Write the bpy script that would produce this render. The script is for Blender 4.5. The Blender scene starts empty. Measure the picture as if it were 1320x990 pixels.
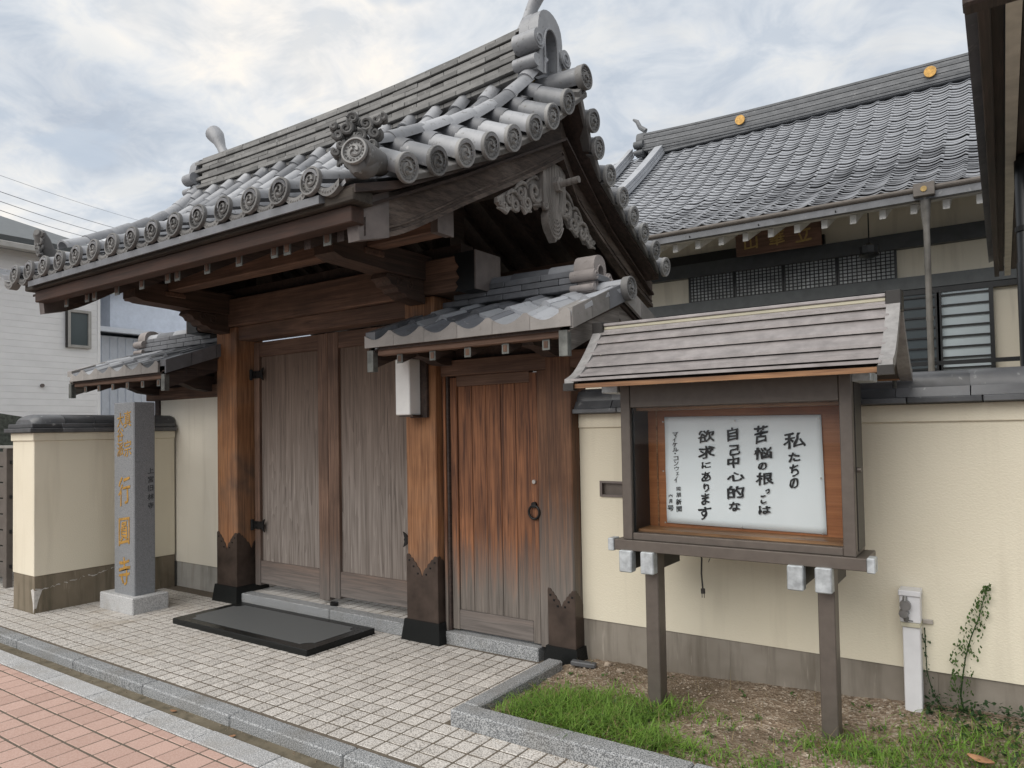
import bpy, bmesh, math, random
from mathutils import Matrix, Vector, Euler
random.seed(7)
PI = math.pi
D = bpy.data
SC = bpy.context.scene
COL = SC.collection

# ------------------------------------------------------------------ camera
YAW, PITCH, ROLL = 0.601464, 0.0285735, -0.0177397
CAM = Vector((0, 0, 1.55))
_f = Vector((-math.sin(YAW) * math.cos(PITCH), math.cos(YAW) * math.cos(PITCH), math.sin(PITCH)))
_r = Vector((math.cos(YAW), math.sin(YAW), 0))
_u = _r.cross(_f)
_r2 = _r * math.cos(ROLL) + _u * math.sin(ROLL)
_u2 = -_r * math.sin(ROLL) + _u * math.cos(ROLL)
cd = D.cameras.new('camera')
cd.sensor_width = 36
cd.lens = 923.33 / 1320 * 36
cd.shift_y = 31.58 / 1320
cd.clip_end = 2000
cam = D.objects.new('camera', cd)
COL.objects.link(cam)
cam.matrix_world = Matrix(((_r2.x, _u2.x, -_f.x, CAM.x), (_r2.y, _u2.y, -_f.y, CAM.y), (_r2.z, _u2.z, -_f.z, CAM.z), (0, 0, 0, 1)))
SC.camera = cam


def project(p):
    q = Vector(p) - CAM
    d = q.dot(_f)
    if d <= .05:
        return None
    return 660 + 923.33 * q.dot(_r2) / d, 526.58 - 923.33 * q.dot(_u2) / d, d


def in_frame(p, m=15):
    q = project(p)
    return q is not None and -m < q[0] < 1320 + m and -m < q[1] < 990 + m


# ------------------------------------------------------------------ world
SUN_DIR = Vector((0.20, 0.68, -0.74)).normalized()      # the way the light travels
SUN_EL = math.asin(-SUN_DIR.z)
SUN_AZ = math.atan2(-SUN_DIR.x, -SUN_DIR.y)
w = D.worlds.new('World')
SC.world = w
w.use_nodes = True
nt = w.node_tree
N, L = nt.nodes, nt.links
N.clear()
out = N.new('ShaderNodeOutputWorld')
bg = N.new('ShaderNodeBackground')
sky = N.new('ShaderNodeTexSky')
sky.sky_type = 'NISHITA'
sky.sun_disc = False
sky.sun_elevation = SUN_EL
sky.sun_rotation = SUN_AZ
sky.dust_density = 2.0
skm = N.new('ShaderNodeVectorMath'); skm.operation = 'SCALE'; skm.inputs['Scale'].default_value = 0.11
L.new(sky.outputs[0], skm.inputs[0])
tc = N.new('ShaderNodeTexCoord')
sep = N.new('ShaderNodeSeparateXYZ'); L.new(tc.outputs['Generated'], sep.inputs[0])
az = N.new('ShaderNodeMath'); az.operation = 'ABSOLUTE'; L.new(sep.outputs['Z'], az.inputs[0])
zp = N.new('ShaderNodeMath'); zp.operation = 'ADD'; zp.inputs[1].default_value = .22; L.new(az.outputs[0], zp.inputs[0])
dv = N.new('ShaderNodeVectorMath'); dv.operation = 'DIVIDE'
cmb = N.new('ShaderNodeCombineXYZ')
for i in range(3):
    L.new(zp.outputs[0], cmb.inputs[i])
L.new(tc.outputs['Generated'], dv.inputs[0]); L.new(cmb.outputs[0], dv.inputs[1])


def wnoise(scale, detail, rough, dist, off):
    mp = N.new('ShaderNodeMapping'); mp.inputs['Location'].default_value = off
    mp.inputs['Scale'].default_value = (1, 1.1, .8)
    n = N.new('ShaderNodeTexNoise'); n.inputs['Scale'].default_value = scale; n.inputs['Detail'].default_value = detail
    n.inputs['Roughness'].default_value = rough; n.inputs['Distortion'].default_value = dist
    L.new(dv.outputs[0], mp.inputs[0]); L.new(mp.outputs[0], n.inputs['Vector'])
    return n.outputs['Fac']


def wramp(src, stops):
    r = N.new('ShaderNodeValToRGB'); L.new(src, r.inputs[0])
    e = r.color_ramp.elements
    while len(e) < len(stops):
        e.new(.5)
    for k, (p, c) in enumerate(stops):
        e[k].position = p; e[k].color = (*c, 1)
    return r.outputs[0]


def wmix(fac, a, b):
    m = N.new('ShaderNodeMix'); m.data_type = 'RGBA'
    if isinstance(fac, float):
        m.inputs[0].default_value = fac
    else:
        L.new(fac, m.inputs[0])
    L.new(a, m.inputs[6]); L.new(b, m.inputs[7])
    return m.outputs[2]


base = wramp(wnoise(1.3, 5, .55, .3, (5.5, 11.7, 2)), [(.32, (.44, .48, .54)), (.45, (.54, .575, .62)), (.56, (.62, .64, .665)), (.68, (.76, .73, .69))])
mott = wramp(wnoise(5.5, 5, .62, .5, (0.4, 8.3, 2)), [(.36, (.80, .84, .89)), (.5, (1, 1, 1)), (.62, (1.16, 1.11, 1.04))])
mm = N.new('ShaderNodeMix'); mm.data_type = 'RGBA'; mm.blend_type = 'MULTIPLY'; mm.inputs[0].default_value = .85
L.new(base, mm.inputs[6]); L.new(mott, mm.inputs[7])
puff = wnoise(3.6, 4, .5, .15, (13.7, 2.4, 1))
pf = wramp(puff, [(.58, (0, 0, 0)), (.66, (.75, .75, .75))])
gcol = N.new('ShaderNodeRGB'); gcol.outputs[0].default_value = (.43, .49, .57, 1)
clouds = wmix(pf, mm.outputs[2], gcol.outputs[0])
gap = wramp(wnoise(1.9, 4, .6, .4, (1.2, 5.5, 3)), [(.62, (0, 0, 0)), (.76, (.35, .35, .35))])
L.new(wmix(gap, clouds, skm.outputs[0]), bg.inputs[0])
bg.inputs[1].default_value = 0.63
L.new(bg.outputs[0], out.inputs[0])
w.cycles.sampling_method = 'MANUAL'
w.cycles.sample_map_resolution = 256

sd = D.lights.new('sun', 'SUN')
sd.energy = 1.4
sd.angle = math.radians(65)
sd.color = (1, .95, .88)
sun = D.objects.new('sun', sd)
COL.objects.link(sun)
sun.rotation_euler = SUN_DIR.to_track_quat('-Z', 'Y').to_euler()
sun.location = (-3, -6, 8)
SC.view_settings.view_transform = 'Standard'
SC.view_settings.look = 'None'
SC.view_settings.exposure = 1.03
SC.view_settings.gamma = 1.0
SC.view_settings.use_curve_mapping = False
SC.cycles.max_bounces = 5
SC.cycles.diffuse_bounces = 3
SC.cycles.glossy_bounces = 2
SC.cycles.transmission_bounces = 3
SC.cycles.transparent_max_bounces = 6


# ------------------------------------------------------------------ materials
MATS = {}


class NB:
    """small node-tree builder"""
    def __init__(s, name):
        s.m = D.materials.new(name); s.m.use_nodes = True
        s.t = s.m.node_tree; s.n = s.t.nodes; s.l = s.t.links
        s.b = s.n['Principled BSDF']
        MATS[name] = s.m

    def node(s, ty, **kw):
        n = s.n.new(ty)
        for k, v in kw.items():
            setattr(n, k, v)
        return n

    def coord(s, scale=(1, 1, 1), kind='Object', rnd=False):
        c = s.node('ShaderNodeTexCoord')
        o = c.outputs[kind]
        if rnd:
            oi = s.node('ShaderNodeObjectInfo')
            mu = s.node('ShaderNodeMath', operation='MULTIPLY'); mu.inputs[1].default_value = 37
            s.l.new(oi.outputs['Random'], mu.inputs[0])
            ad = s.node('ShaderNodeVectorMath', operation='ADD')
            s.l.new(o, ad.inputs[0]); s.l.new(mu.outputs[0], ad.inputs[1]); o = ad.outputs[0]
        mp = s.node('ShaderNodeMapping'); mp.inputs['Scale'].default_value = scale
        s.l.new(o, mp.inputs[0])
        return mp.outputs[0]

    def noise(s, vec, scale=5, detail=5, rough=.55, dist=0):
        n = s.node('ShaderNodeTexNoise')
        n.inputs['Scale'].default_value = scale; n.inputs['Detail'].default_value = min(detail, 3.5)
        n.inputs['Roughness'].default_value = rough; n.inputs['Distortion'].default_value = dist
        s.l.new(vec, n.inputs['Vector'])
        return n.outputs['Fac']

    def ramp(s, fac, stops):
        r = s.node('ShaderNodeValToRGB'); e = r.color_ramp.elements
        while len(e) < len(stops):
            e.new(.5)
        for k, (p, c) in enumerate(stops):
            e[k].position = p
            e[k].color = (*c, 1) if hasattr(c, '__len__') else (c, c, c, 1)
        s.l.new(fac, r.inputs[0])
        return r.outputs[0]

    def mix(s, fac, a, b, mode='MIX'):
        m = s.node('ShaderNodeMix', data_type='RGBA', blend_type=mode)
        for sock, v in ((m.inputs[0], fac), (m.inputs[6], a), (m.inputs[7], b)):
            if isinstance(v, (int, float)):
                sock.default_value = v
            elif isinstance(v, tuple):
                sock.default_value = (*v, 1)
            else:
                s.l.new(v, sock)
        return m.outputs[2]

    def math(s, op, a, b=None):
        m = s.node('ShaderNodeMath', operation=op)
        for i, v in enumerate((a, b)):
            if v is None:
                continue
            if isinstance(v, (int, float)):
                m.inputs[i].default_value = v
            else:
                s.l.new(v, m.inputs[i])
        return m.outputs[0]

    def posz(s):
        g = s.node('ShaderNodeNewGeometry'); x = s.node('ShaderNodeSeparateXYZ')
        s.l.new(g.outputs['Position'], x.inputs[0])
        return x.outputs['Z']

    def rand(s):
        return s.node('ShaderNodeObjectInfo').outputs['Random']

    def done(s, col, rough=.7, bump=None, bs=.2, bd=.01, metal=0, spec=.5):
        if isinstance(col, tuple):
            s.b.inputs['Base Color'].default_value = (*col, 1)
        else:
            s.l.new(col, s.b.inputs['Base Color'])
        if isinstance(rough, (int, float)):
            s.b.inputs['Roughness'].default_value = rough
        else:
            s.l.new(rough, s.b.inputs['Roughness'])
        s.b.inputs['Metallic'].default_value = metal
        s.b.inputs['Specular IOR Level'].default_value = spec
        if bump is not None:
            bn = s.node('ShaderNodeBump'); bn.inputs['Strength'].default_value = bs; bn.inputs['Distance'].default_value = bd
            s.l.new(bump, bn.inputs['Height']); s.l.new(bn.outputs[0], s.b.inputs['Normal'])
        return s.m


def grain_scale(axis, along=1.2, across=26):
    return tuple(along if 'xyz'[i] == axis else across for i in range(3))


def wood(name, dark, light, axis='z', grey=None, rough=.72, contrast=(.39, .62), z_grey=None, rnd=True, weather=None, blotch=.55):
    b = NB(name)
    v = b.coord(grain_scale(axis), rnd=rnd)
    n1 = b.noise(v, 1.6, 6, .62, .6)
    v2 = b.coord(grain_scale(axis, 2, 150), rnd=rnd)
    n2 = b.noise(v2, 1.2, 4, .6, .1)
    big = b.noise(b.coord((1, 1, 1), rnd=rnd), 2.1, 4, .55, .3)
    f = b.mix(.35, n1, n2)
    col = b.ramp(f, [(contrast[0], dark), (contrast[1], light)])
    col = b.mix(b.ramp(big, [(.38, blotch), (.66, 0.)]), col, tuple(c * .55 for c in dark))
    if grey:
        gcol_ = b.ramp(f, [(contrast[0], tuple(c * .55 for c in grey)), (contrast[1], grey)])
        if weather is not None:
            gfac = b.ramp(big, [(weather[0], 0.), (weather[1], 1.)])
            col = b.mix(gfac, col, gcol_)
        if z_grey:
            z = b.posz()
            jit = b.math('MULTIPLY', b.math('SUBTRACT', n1, .5), z_grey[2])
            zz = b.math('ADD', z, jit)
            mr = b.node('ShaderNodeMapRange'); mr.inputs['From Min'].default_value = z_grey[0]; mr.inputs['From Max'].default_value = z_grey[1]
            mr.inputs['To Min'].default_value = 1; mr.inputs['To Max'].default_value = 0
            b.l.new(zz, mr.inputs['Value'])
            col = b.mix(mr.outputs[0], col, gcol_)
    return b.done(col, rough, f, .35, .004)


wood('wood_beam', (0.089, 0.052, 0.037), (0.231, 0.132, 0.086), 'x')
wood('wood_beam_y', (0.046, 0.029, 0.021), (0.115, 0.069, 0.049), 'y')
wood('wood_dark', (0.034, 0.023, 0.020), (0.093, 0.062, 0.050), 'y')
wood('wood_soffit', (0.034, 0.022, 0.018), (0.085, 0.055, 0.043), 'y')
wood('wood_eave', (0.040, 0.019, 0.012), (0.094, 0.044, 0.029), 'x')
wood('wood_eave_grey', (.030, .024, .019), (.085, .070, .056), 'x', rough=.85)
wood('wood_post', (.20, .082, .034), (.52, .255, .115), 'z', grey=(.17, .10, .065), weather=(.45, .7))
wood('wood_door', (.075, .027, .013), (.33, .138, .06), 'z', grey=(.20, .172, .15), z_grey=(.40, .82, .6), blotch=.28)
wood('wood_right_post', (.075, .032, .018), (.25, .125, .065), 'z', grey=(.20, .175, .155), z_grey=(.5, 1.15, .9))
wood('wood_frame', (0.098, 0.055, 0.037), (0.241, 0.144, 0.098), 'z', grey=(.17, .145, .13), z_grey=(.2, .7, .5))
wood('wood_frame_x', (0.098, 0.053, 0.034), (0.218, 0.127, 0.085), 'x', grey=(.19, .165, .15), z_grey=(.2, .6, .3))
wood('wood_barge', (0.040, 0.028, 0.022), (0.135, 0.098, 0.078), 'y', rough=.8, grey=(.19, .155, .132), weather=(.52, .78))
wood('wood_carving', (0.150, 0.135, 0.122), (0.450, 0.419, 0.388), 'z', rough=.85, contrast=(.3, .68))
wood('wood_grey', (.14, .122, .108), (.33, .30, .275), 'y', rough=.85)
wood('wood_board_back', (.30, .105, .034), (.46, .18, .066), 'x', rough=.4)
wood('wood_ledge', (.17, .075, .03), (.45, .24, .11), 'x', rough=.45)
wood('wood_plaque', (0.110, 0.062, 0.044), (0.242, 0.132, 0.092), 'x')
wood('wood_neighbour', (0.023, 0.016, 0.013), (0.065, 0.042, 0.034), 'y')

# weathered door panels: grey with long flame grain
b = NB('wood_panel')
v = b.coord((7, 7, .5), rnd=True)
n0 = b.noise(v, 1.3, 2, .5, .8)
n1 = b.math('FRACT', b.math('MULTIPLY', n0, 9.0))
n1 = b.mix(.16, b.noise(b.coord((30, 30, .8), rnd=True), 1.2, 3, .6, .4), n1)
n2 = b.noise(b.coord((120, 120, 1.8), rnd=True), 1.2, 4, .6, .1)
f = b.mix(.4, n1, n2)
c1 = b.ramp(f, [(.34, (.085, .068, .058)), (.48, (.175, .148, .130)), (.66, (.29, .255, .23))])
z = b.posz()
mr = b.node('ShaderNodeMapRange'); mr.inputs['From Min'].default_value = 1.2; mr.inputs['From Max'].default_value = 2.4
b.l.new(b.math('ADD', z, b.math('MULTIPLY', n1, .5)), mr.inputs['Value'])
c2 = b.mix(mr.outputs[0], c1, b.ramp(f, [(.3, (.07, .046, .034)), (.7, (.21, .15, .115))]))
b.done(c2, .85, f, .4, .004)


def tile_mat(name, lo, hi, rough=.5, vary=.35, lich=.25):
    b = NB(name)
    v = b.coord((1, 1, 1), rnd=True)
    n = b.noise(v, 7, 6, .6, .3)
    fine = b.noise(v, 90, 3, .6)
    col = b.ramp(n, [(.32, lo), (.66, hi)])
    r = b.rand()
    col = b.mix(vary, col, b.ramp(r, [(0, tuple(c * .42 for c in lo)), (.22, lo), (.6, hi), (1, tuple(min(1, c * 1.25) for c in hi))]))
    sp = b.noise(b.coord((1, 1, 1), rnd=True), 26, 5, .65)
    col = b.mix(b.ramp(sp, [(.60, 0.), (.70, lich)]), col, (.10, .09, .075))
    sp2 = b.noise(b.coord((1.3, 1, 1), rnd=True), 14, 4, .6)
    col = b.mix(b.ramp(sp2, [(.64, 0.), (.74, lich * 1.2)]), col, (.47, .47, .46))
    return b.done(col, rough, b.mix(.5, n, fine), .12, .004, spec=.5)


tile_mat('tile', (.175, .18, .193), (.36, .366, .382), .42, .6, .65)
tile_mat('tile_ridge', (.12, .118, .115), (.24, .236, .228), .6, .45, .5)
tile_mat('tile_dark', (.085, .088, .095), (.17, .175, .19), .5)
tile_mat('tile_crest', (.095, .092, .09), (.20, .195, .19), .6, .5, .5)
tile_mat('tile_crest_pale', (.14, .138, .136), (.30, .296, .29), .55, .6, .4)
tile_mat('tile_wallcap', (.05, .052, .056), (.115, .118, .125), .38, .4, .35)
tile_mat('tile_side', (.13, .135, .15), (.36, .37, .39), .42, .85, .4)
tile_mat('tile_side_face', (.20, .19, .178), (.32, .30, .285), .65, .4, .3)
tile_mat('tile_hall', (.18, .188, .205), (.36, .372, .395), .65, .55, .15)
tile_mat('tile_hall_ridge', (.085, .09, .097), (.175, .18, .188), .6, .4, .3)
tile_mat('tile_pink', (.20, .178, .17), (.33, .295, .28), .6, .2, .4)


def plaster(name, lo, hi, stain=(.30, .27, .22)):
    b = NB(name)
    v = b.coord()
    big = b.noise(v, 1.1, 5, .55, .2)
    fine = b.noise(b.coord((1, 1, 1.4)), 85, 3, .6)
    col = b.ramp(big, [(.3, lo), (.7, hi)])
    st = b.noise(b.coord((3.5, 3.5, .35)), 2.2, 5, .6)
    col = b.mix(b.ramp(st, [(.54, 0.), (.80, .34)]), col, stain)
    return b.done(col, .88, fine, .35, .006, spec=.25)


plaster('plaster', (.72, .665, .53), (.775, .72, .585), (.47, .42, .33))
plaster('plaster_white', (.77, .725, .62), (.82, .78, .68), (.5, .46, .38))
plaster('plaster_hall', (.70, .65, .54), (.77, .72, .61))


def concrete(name, lo, hi, stain, z0=None):
    b = NB(name)
    v = b.coord()
    big = b.noise(v, 2.2, 6, .6, .3)
    fine = b.noise(v, 60, 4, .6)
    col = b.ramp(big, [(.3, lo), (.7, hi)])
    st = b.noise(b.coord((6, 6, .6)), 2.0, 5, .65)
    col = b.mix(b.ramp(st, [(.48, 0.), (.72, .65)]), col, stain)
    st2 = b.noise(b.coord((9, 9, 1.2)), 3.1, 4, .6)
    col = b.mix(b.ramp(st2, [(.62, 0.), (.75, .5)]), col, tuple(min(1, c * 1.5) for c in hi))
    return b.done(col, .9, b.mix(.5, big, fine), .3, .006, spec=.25)


concrete('concrete', (.20, .175, .145), (.31, .28, .24), (.10, .085, .065))
concrete('concrete_mossy', (.17, .14, .10), (.27, .23, .175), (.055, .055, .035))
concrete('concrete_pale', (.33, .32, .295), (.45, .435, .405), (.20, .185, .16))
concrete('gutter', (.10, .085, .06), (.21, .18, .13), (.045, .042, .03))
concrete('asphalt', (.05, .05, .05), (.075, .075, .073), (.035, .035, .033))
concrete('yard', (.26, .24, .21), (.36, .33, .29), (.2, .18, .15))


def granite(name, stops, scale=260, rough=.7, tint=None, rnd=.12, dirt=None):
    b = NB(name)
    v = b.coord(rnd=True)
    n = b.noise(v, scale, 2, .7)
    col = b.ramp(n, stops)
    r = b.rand()
    col = b.mix(rnd, col, b.ramp(r, [(0, tuple(c * .45 for c in stops[0][1])), (1, stops[-1][1])]))
    if dirt:
        d = b.noise(b.coord(), 3.2, 5, .6, .4)
        col = b.mix(b.ramp(d, [(.5, 0.), (.72, dirt[1])]), col, dirt[0])
    return b.done(col, rough, n, .15, .003, spec=.12 if 'black' in name else .4)


granite('granite', [(.42, (.10, .105, .11)), (.5, (.25, .26, .27)), (.58, (.46, .47, .475))], 170, .75, dirt=((.14, .125, .10), .45))
granite('granite_light', [(.42, (.22, .225, .23)), (.5, (.43, .435, .44)), (.58, (.62, .62, .62))], 170, .7, dirt=((.25, .22, .18), .4))
granite('granite_blue', [(.36, (.11, .118, .128)), (.5, (.205, .215, .23)), (.64, (.32, .33, .34))], 260, .5)
granite('paving', [(.39, (.19, .178, .165)), (.475, (.53, .50, .465)), (.58, (.69, .66, .62))], 130, .75, rnd=.17, dirt=((.33, .28, .22), .5))
granite('paver_pink', [(.3, (.46, .29, .235)), (.5, (.535, .36, .30)), (.7, (.60, .43, .37))], 120, .8, rnd=.22, dirt=((.36, .26, .22), .3))
granite('black_granite', [(.3, (.008, .009, .009)), (.6, (.016, .017, .017)), (.75, (.03, .031, .03))], 300, .2)
granite('slab_matt', [(.3, (.075, .08, .082)), (.6, (.10, .106, .108)), (.8, (.14, .146, .147))], 300, .6)
granite('mortar', [(.3, (.09, .075, .058)), (.6, (.135, .113, .088)), (.8, (.19, .16, .125))], 60, .95)


def plain(name, col, rough=.5, metal=0, var=.25, scale=9, bump=.05):
    b = NB(name)
    n = b.noise(b.coord(rnd=True), scale, 5, .6)
    c = b.ramp(n, [(.3, tuple(x * (1 - var) for x in col)), (.7, tuple(min(1, x * (1 + var)) for x in col))])
    return b.done(c, rough, n, bump, .003, metal)


plain('bronze', (.075, .055, .045), .42, .5, .35, 6)
plain('cap_grey', (.165, .14, .13), .5, .3, .2)
plain('copper_cap', (.145, .15, .14), .55, .3, .4, 14)
plain('iron', (.018, .018, .018), .5, .6, .3)
plain('frame_metal', (.135, .115, .10), .42, .35, .1, 20)
plain('frame_dark', (.035, .032, .03), .45, .3, .2)
plain('roof_board_metal', (.31, .285, .28), .42, .35, .22, 12)
plain('roof_board_end', (.30, .29, .285), .5, .2, .2, 30)
plain('zinc', (.46, .49, .51), .5, .4, .3, 22)
plain('lamp_white', (.78, .78, .765), .55, 0, .05)
plain('paper', (.80, .85, .88), .85, 0, .03, 3, .02)
plain('ink', (.012, .012, .014), .6)
plain('gold', (.46, .26, .06), .42, .25, .35, 30)
plain('gold_dull', (.36, .25, .09), .5, .3, .3, 20)
plain('engraved', (.055, .058, .062), .8)
plain('black_metal', (.012, .013, .014), .35, .2, .2)
plain('hall_beam', (.045, .05, .054), .5, 0, .2)
plain('hall_beam_grey', (.105, .115, .12), .6, 0, .15)
plain('hall_white', (.75, .74, .71), .7, 0, .12)
plain('hall_soffit', (.50, .475, .42), .8, 0, .15)
plain('gutter_brown', (.115, .10, .088), .5, .2, .2)
plain('gutter_white', (.36, .35, .325), .5, 0, .1)
plain('pipe_copper', (.21, .20, .185), .4, .4, .35, 5)
plain('blue_wall', (.62, .66, .73), .6, 0, .08)
plain('blue_white', (.74, .78, .85), .55, 0, .06)
plain('siding', (.88, .87, .865), .75, 0, .05, 3)
plain('window_frame', (.40, .385, .36), .45, .3, .1)
plain('fence_brown', (.155, .135, .12), .6, .1, .15)
plain('valve_white', (.70, .70, .72), .45, 0, .06)
plain('pvc_grey', (.20, .195, .19), .4, .3, .3)
plain('steel', (.5, .48, .45), .35, .7, .2)
plain('leaf_dry', (.36, .19, .10), .75, 0, .35)
plain('cable', (.07, .07, .075), .6)
plain('pebble', (.30, .245, .19), .85, 0, .5, 6)
plain('cream_trim', (.50, .47, .36), .7, 0, .1)
plain('rough_wall', (.085, .095, .082), .95, 0, .5, 30, .4)
plain('stain_white', (.52, .50, .47), .9, 0, .2, 40)


def leafy(name, c1, c2, sss=.0):
    b = NB(name)
    n = b.noise(b.coord(), 7, 4, .6)
    f = b.noise(b.coord(), 60, 2, .5)
    col = b.mix(.5, b.ramp(n, [(.3, c1), (.7, c2)]), b.ramp(f, [(.35, c1), (.65, c2)]))
    tr = b.node('ShaderNodeBsdfTranslucent'); b.l.new(col, tr.inputs[0])
    b.done(col, .55, spec=.3)
    mx = b.node('ShaderNodeMixShader'); mx.inputs[0].default_value = .3
    o = b.n['Material Output']
    b.l.new(b.b.outputs[0], mx.inputs[1]); b.l.new(tr.outputs[0], mx.inputs[2]); b.l.new(mx.outputs[0], o.inputs[0])


leafy('grass', (.085, .17, .028), (.24, .40, .07))
leafy('weed', (.04, .085, .025), (.10, .17, .045))
leafy('vine', (.018, .045, .017), (.05, .095, .035))
leafy('dry_grass', (.22, .17, .08), (.36, .29, .15))
leafy('tree_leaf', (.04, .085, .02), (.10, .17, .05))

b = NB('soil')
v = b.coord()
n = b.noise(v, 2.4, 6, .6, .4)
peb = b.node('ShaderNodeTexVoronoi'); peb.inputs['Scale'].default_value = 75; b.l.new(v, peb.inputs['Vector'])
sepc = b.node('ShaderNodeSeparateColor'); b.l.new(peb.outputs['Color'], sepc.inputs[0])
c1 = b.ramp(sepc.outputs[0], [(0, (.17, .125, .088)), (.5, (.29, .22, .16)), (.85, (.40, .33, .255)), (1, (.56, .49, .41))])
c2 = b.mix(b.ramp(n, [(.38, .75), (.62, 0.)]), c1, (.12, .09, .06))
b.done(c2, .95, peb.outputs['Distance'], .7, .012, spec=.2)

b = NB('glass')
for nd in list(b.n):
    if nd.type != 'OUTPUT_MATERIAL':
        b.n.remove(nd)
tr = b.node('ShaderNodeBsdfTransparent'); tr.inputs[0].default_value = (.98, .99, .99, 1)
gl = b.node('ShaderNodeBsdfGlossy'); gl.inputs['Roughness'].default_value = .02
fr = b.node('ShaderNodeFresnel'); fr.inputs[0].default_value = 1.22
mx = b.node('ShaderNodeMixShader')
b.l.new(fr.outputs[0], mx.inputs[0]); b.l.new(tr.outputs[0], mx.inputs[1]); b.l.new(gl.outputs[0], mx.inputs[2])
b.l.new(mx.outputs[0], b.n['Material Output'].inputs[0])
plain('pane', (.48, .55, .58), .12, 0, .08, 2, 0)
plain('pane_dark', (.05, .065, .07), .08, 0, .1, 2, 0)
plain('pane_house', (.085, .105, .11), .12, 0, .08, 2, 0)
plain('lattice_back', (.50, .52, .52), .35, 0, .5, 5, 0)


# ------------------------------------------------------------------ mesh helpers
class MB:
    def __init__(s):
        s.v = []; s.f = []

    def add(s, vs, fs):
        o = len(s.v)
        s.v += [tuple(p) for p in vs]
        s.f += [tuple(i + o for i in q) for q in fs]
        return s

    def box(s, x0, x1, y0, y1, z0, z1, c=0):
        if c <= 0:
            return s.hexa([(x0, y0, z0), (x1, y0, z0), (x1, y1, z0), (x0, y1, z0), (x0, y0, z1), (x1, y0, z1), (x1, y1, z1), (x0, y1, z1)])
        vs = []; idx = {}
        for sx in (0, 1):
            for sy in (0, 1):
                for sz in (0, 1):
                    X = (x0, x1)[sx]; Y = (y0, y1)[sy]; Z = (z0, z1)[sz]
                    ix = X + (c, -c)[sx]; iy = Y + (c, -c)[sy]; iz = Z + (c, -c)[sz]
                    for a, p in enumerate(((X, iy, iz), (ix, Y, iz), (ix, iy, Z))):
                        idx[(sx, sy, sz, a)] = len(vs); vs.append(p)
        fs = []
        for a in range(3):
            for sd_ in (0, 1):
                o = [k for k in range(3) if k != a]
                q = []
                for u_, v_ in ((0, 0), (1, 0), (1, 1), (0, 1)):
                    k = [0, 0, 0]; k[a] = sd_; k[o[0]] = u_; k[o[1]] = v_
                    q.append(idx[(*k, a)])
                fs.append(q)
        for a in range(3):
            o = [k for k in range(3) if k != a]
            for u_ in (0, 1):
                for v_ in (0, 1):
                    k0 = [0, 0, 0]; k0[o[0]] = u_; k0[o[1]] = v_
                    k1 = list(k0); k1[a] = 1
                    fs.append([idx[(*k0, o[0])], idx[(*k0, o[1])], idx[(*k1, o[1])], idx[(*k1, o[0])]])
        for sx in (0, 1):
            for sy in (0, 1):
                for sz in (0, 1):
                    fs.append([idx[(sx, sy, sz, a)] for a in range(3)])
        return s.add(vs, fs)

    def hexa(s, p):
        return s.add(p, [(0, 3, 2, 1), (4, 5, 6, 7), (0, 1, 5, 4), (1, 2, 6, 5), (2, 3, 7, 6), (3, 0, 4, 7)])

    def prism(s, poly, axis, a, b):
        """poly in the two other axes (in xyz order), extruded along axis from a to b"""
        n = len(poly)

        def P(q, t):
            return (t, q[0], q[1]) if axis == 'x' else (q[0], t, q[1]) if axis == 'y' else (q[0], q[1], t)
        vs = [P(q, a) for q in poly] + [P(q, b) for q in poly]
        fs = [tuple(range(n))[::-1], tuple(range(n, 2 * n))]
        fs += [(i, (i + 1) % n, n + (i + 1) % n, n + i) for i in range(n)]
        return s.add(vs, fs)

    def strip(s, top, bot, axis, a, b):
        """band between two polylines of equal length, thick along axis (a, b may be callables of the first coord)"""
        for i in range(len(top) - 1):
            qs = [bot[i], bot[i + 1], top[i + 1], top[i]]

            def P(q, t):
                t = t(q[0]) if callable(t) else t
                return (t, q[0], q[1]) if axis == 'x' else (q[0], t, q[1])
            s.hexa([P(q, a) for q in qs] + [P(q, b) for q in qs])
        return s

    def tube(s, path, rad, n=10, cap=True):
        path = [Vector(p) for p in path]
        if not hasattr(rad, '__len__'):
            rad = [rad] * len(path)
        rings = []
        up = None
        for i, p in enumerate(path):
            t = (path[min(i + 1, len(path) - 1)] - path[max(i - 1, 0)]).normalized()
            if up is None:
                up = Vector((0, 0, 1)) if abs(t.z) < .9 else Vector((1, 0, 0))
            sx = t.cross(up).normalized(); up = sx.cross(t).normalized()
            rings.append([p + (sx * math.cos(k * 2 * PI / n) + up * math.sin(k * 2 * PI / n)) * rad[i] for k in range(n)])
        vs = [q for r in rings for q in r]
        fs = []
        for i in range(len(path) - 1):
            for k in range(n):
                fs.append((i * n + k, i * n + (k + 1) % n, (i + 1) * n + (k + 1) % n, (i + 1) * n + k))
        if cap:
            fs.append(tuple(range(n))[::-1]); fs.append(tuple(range(len(vs) - n, len(vs))))
        return s.add(vs, fs)

    def curl(s, c, ax, ay, r, turns=1.5, tr=.01, start=0, n=22, flip=1):
        """spiral scroll around c in the plane (ax, ay)"""
        c = Vector(c); ax = Vector(ax); ay = Vector(ay)
        pts = []; rad = []
        for i in range(n):
            t = i / (n - 1)
            a = start + flip * t * turns * 2 * PI
            rr = r * (1 - .82 * t)
            pts.append(c + ax * math.cos(a) * rr + ay * math.sin(a) * rr)
            rad.append(tr * (1.15 - .55 * t))
        return s.tube(pts, rad, 7)

    def xform(s, m):
        s.v = [tuple(m @ Vector(p)) for p in s.v]
        return s

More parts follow.
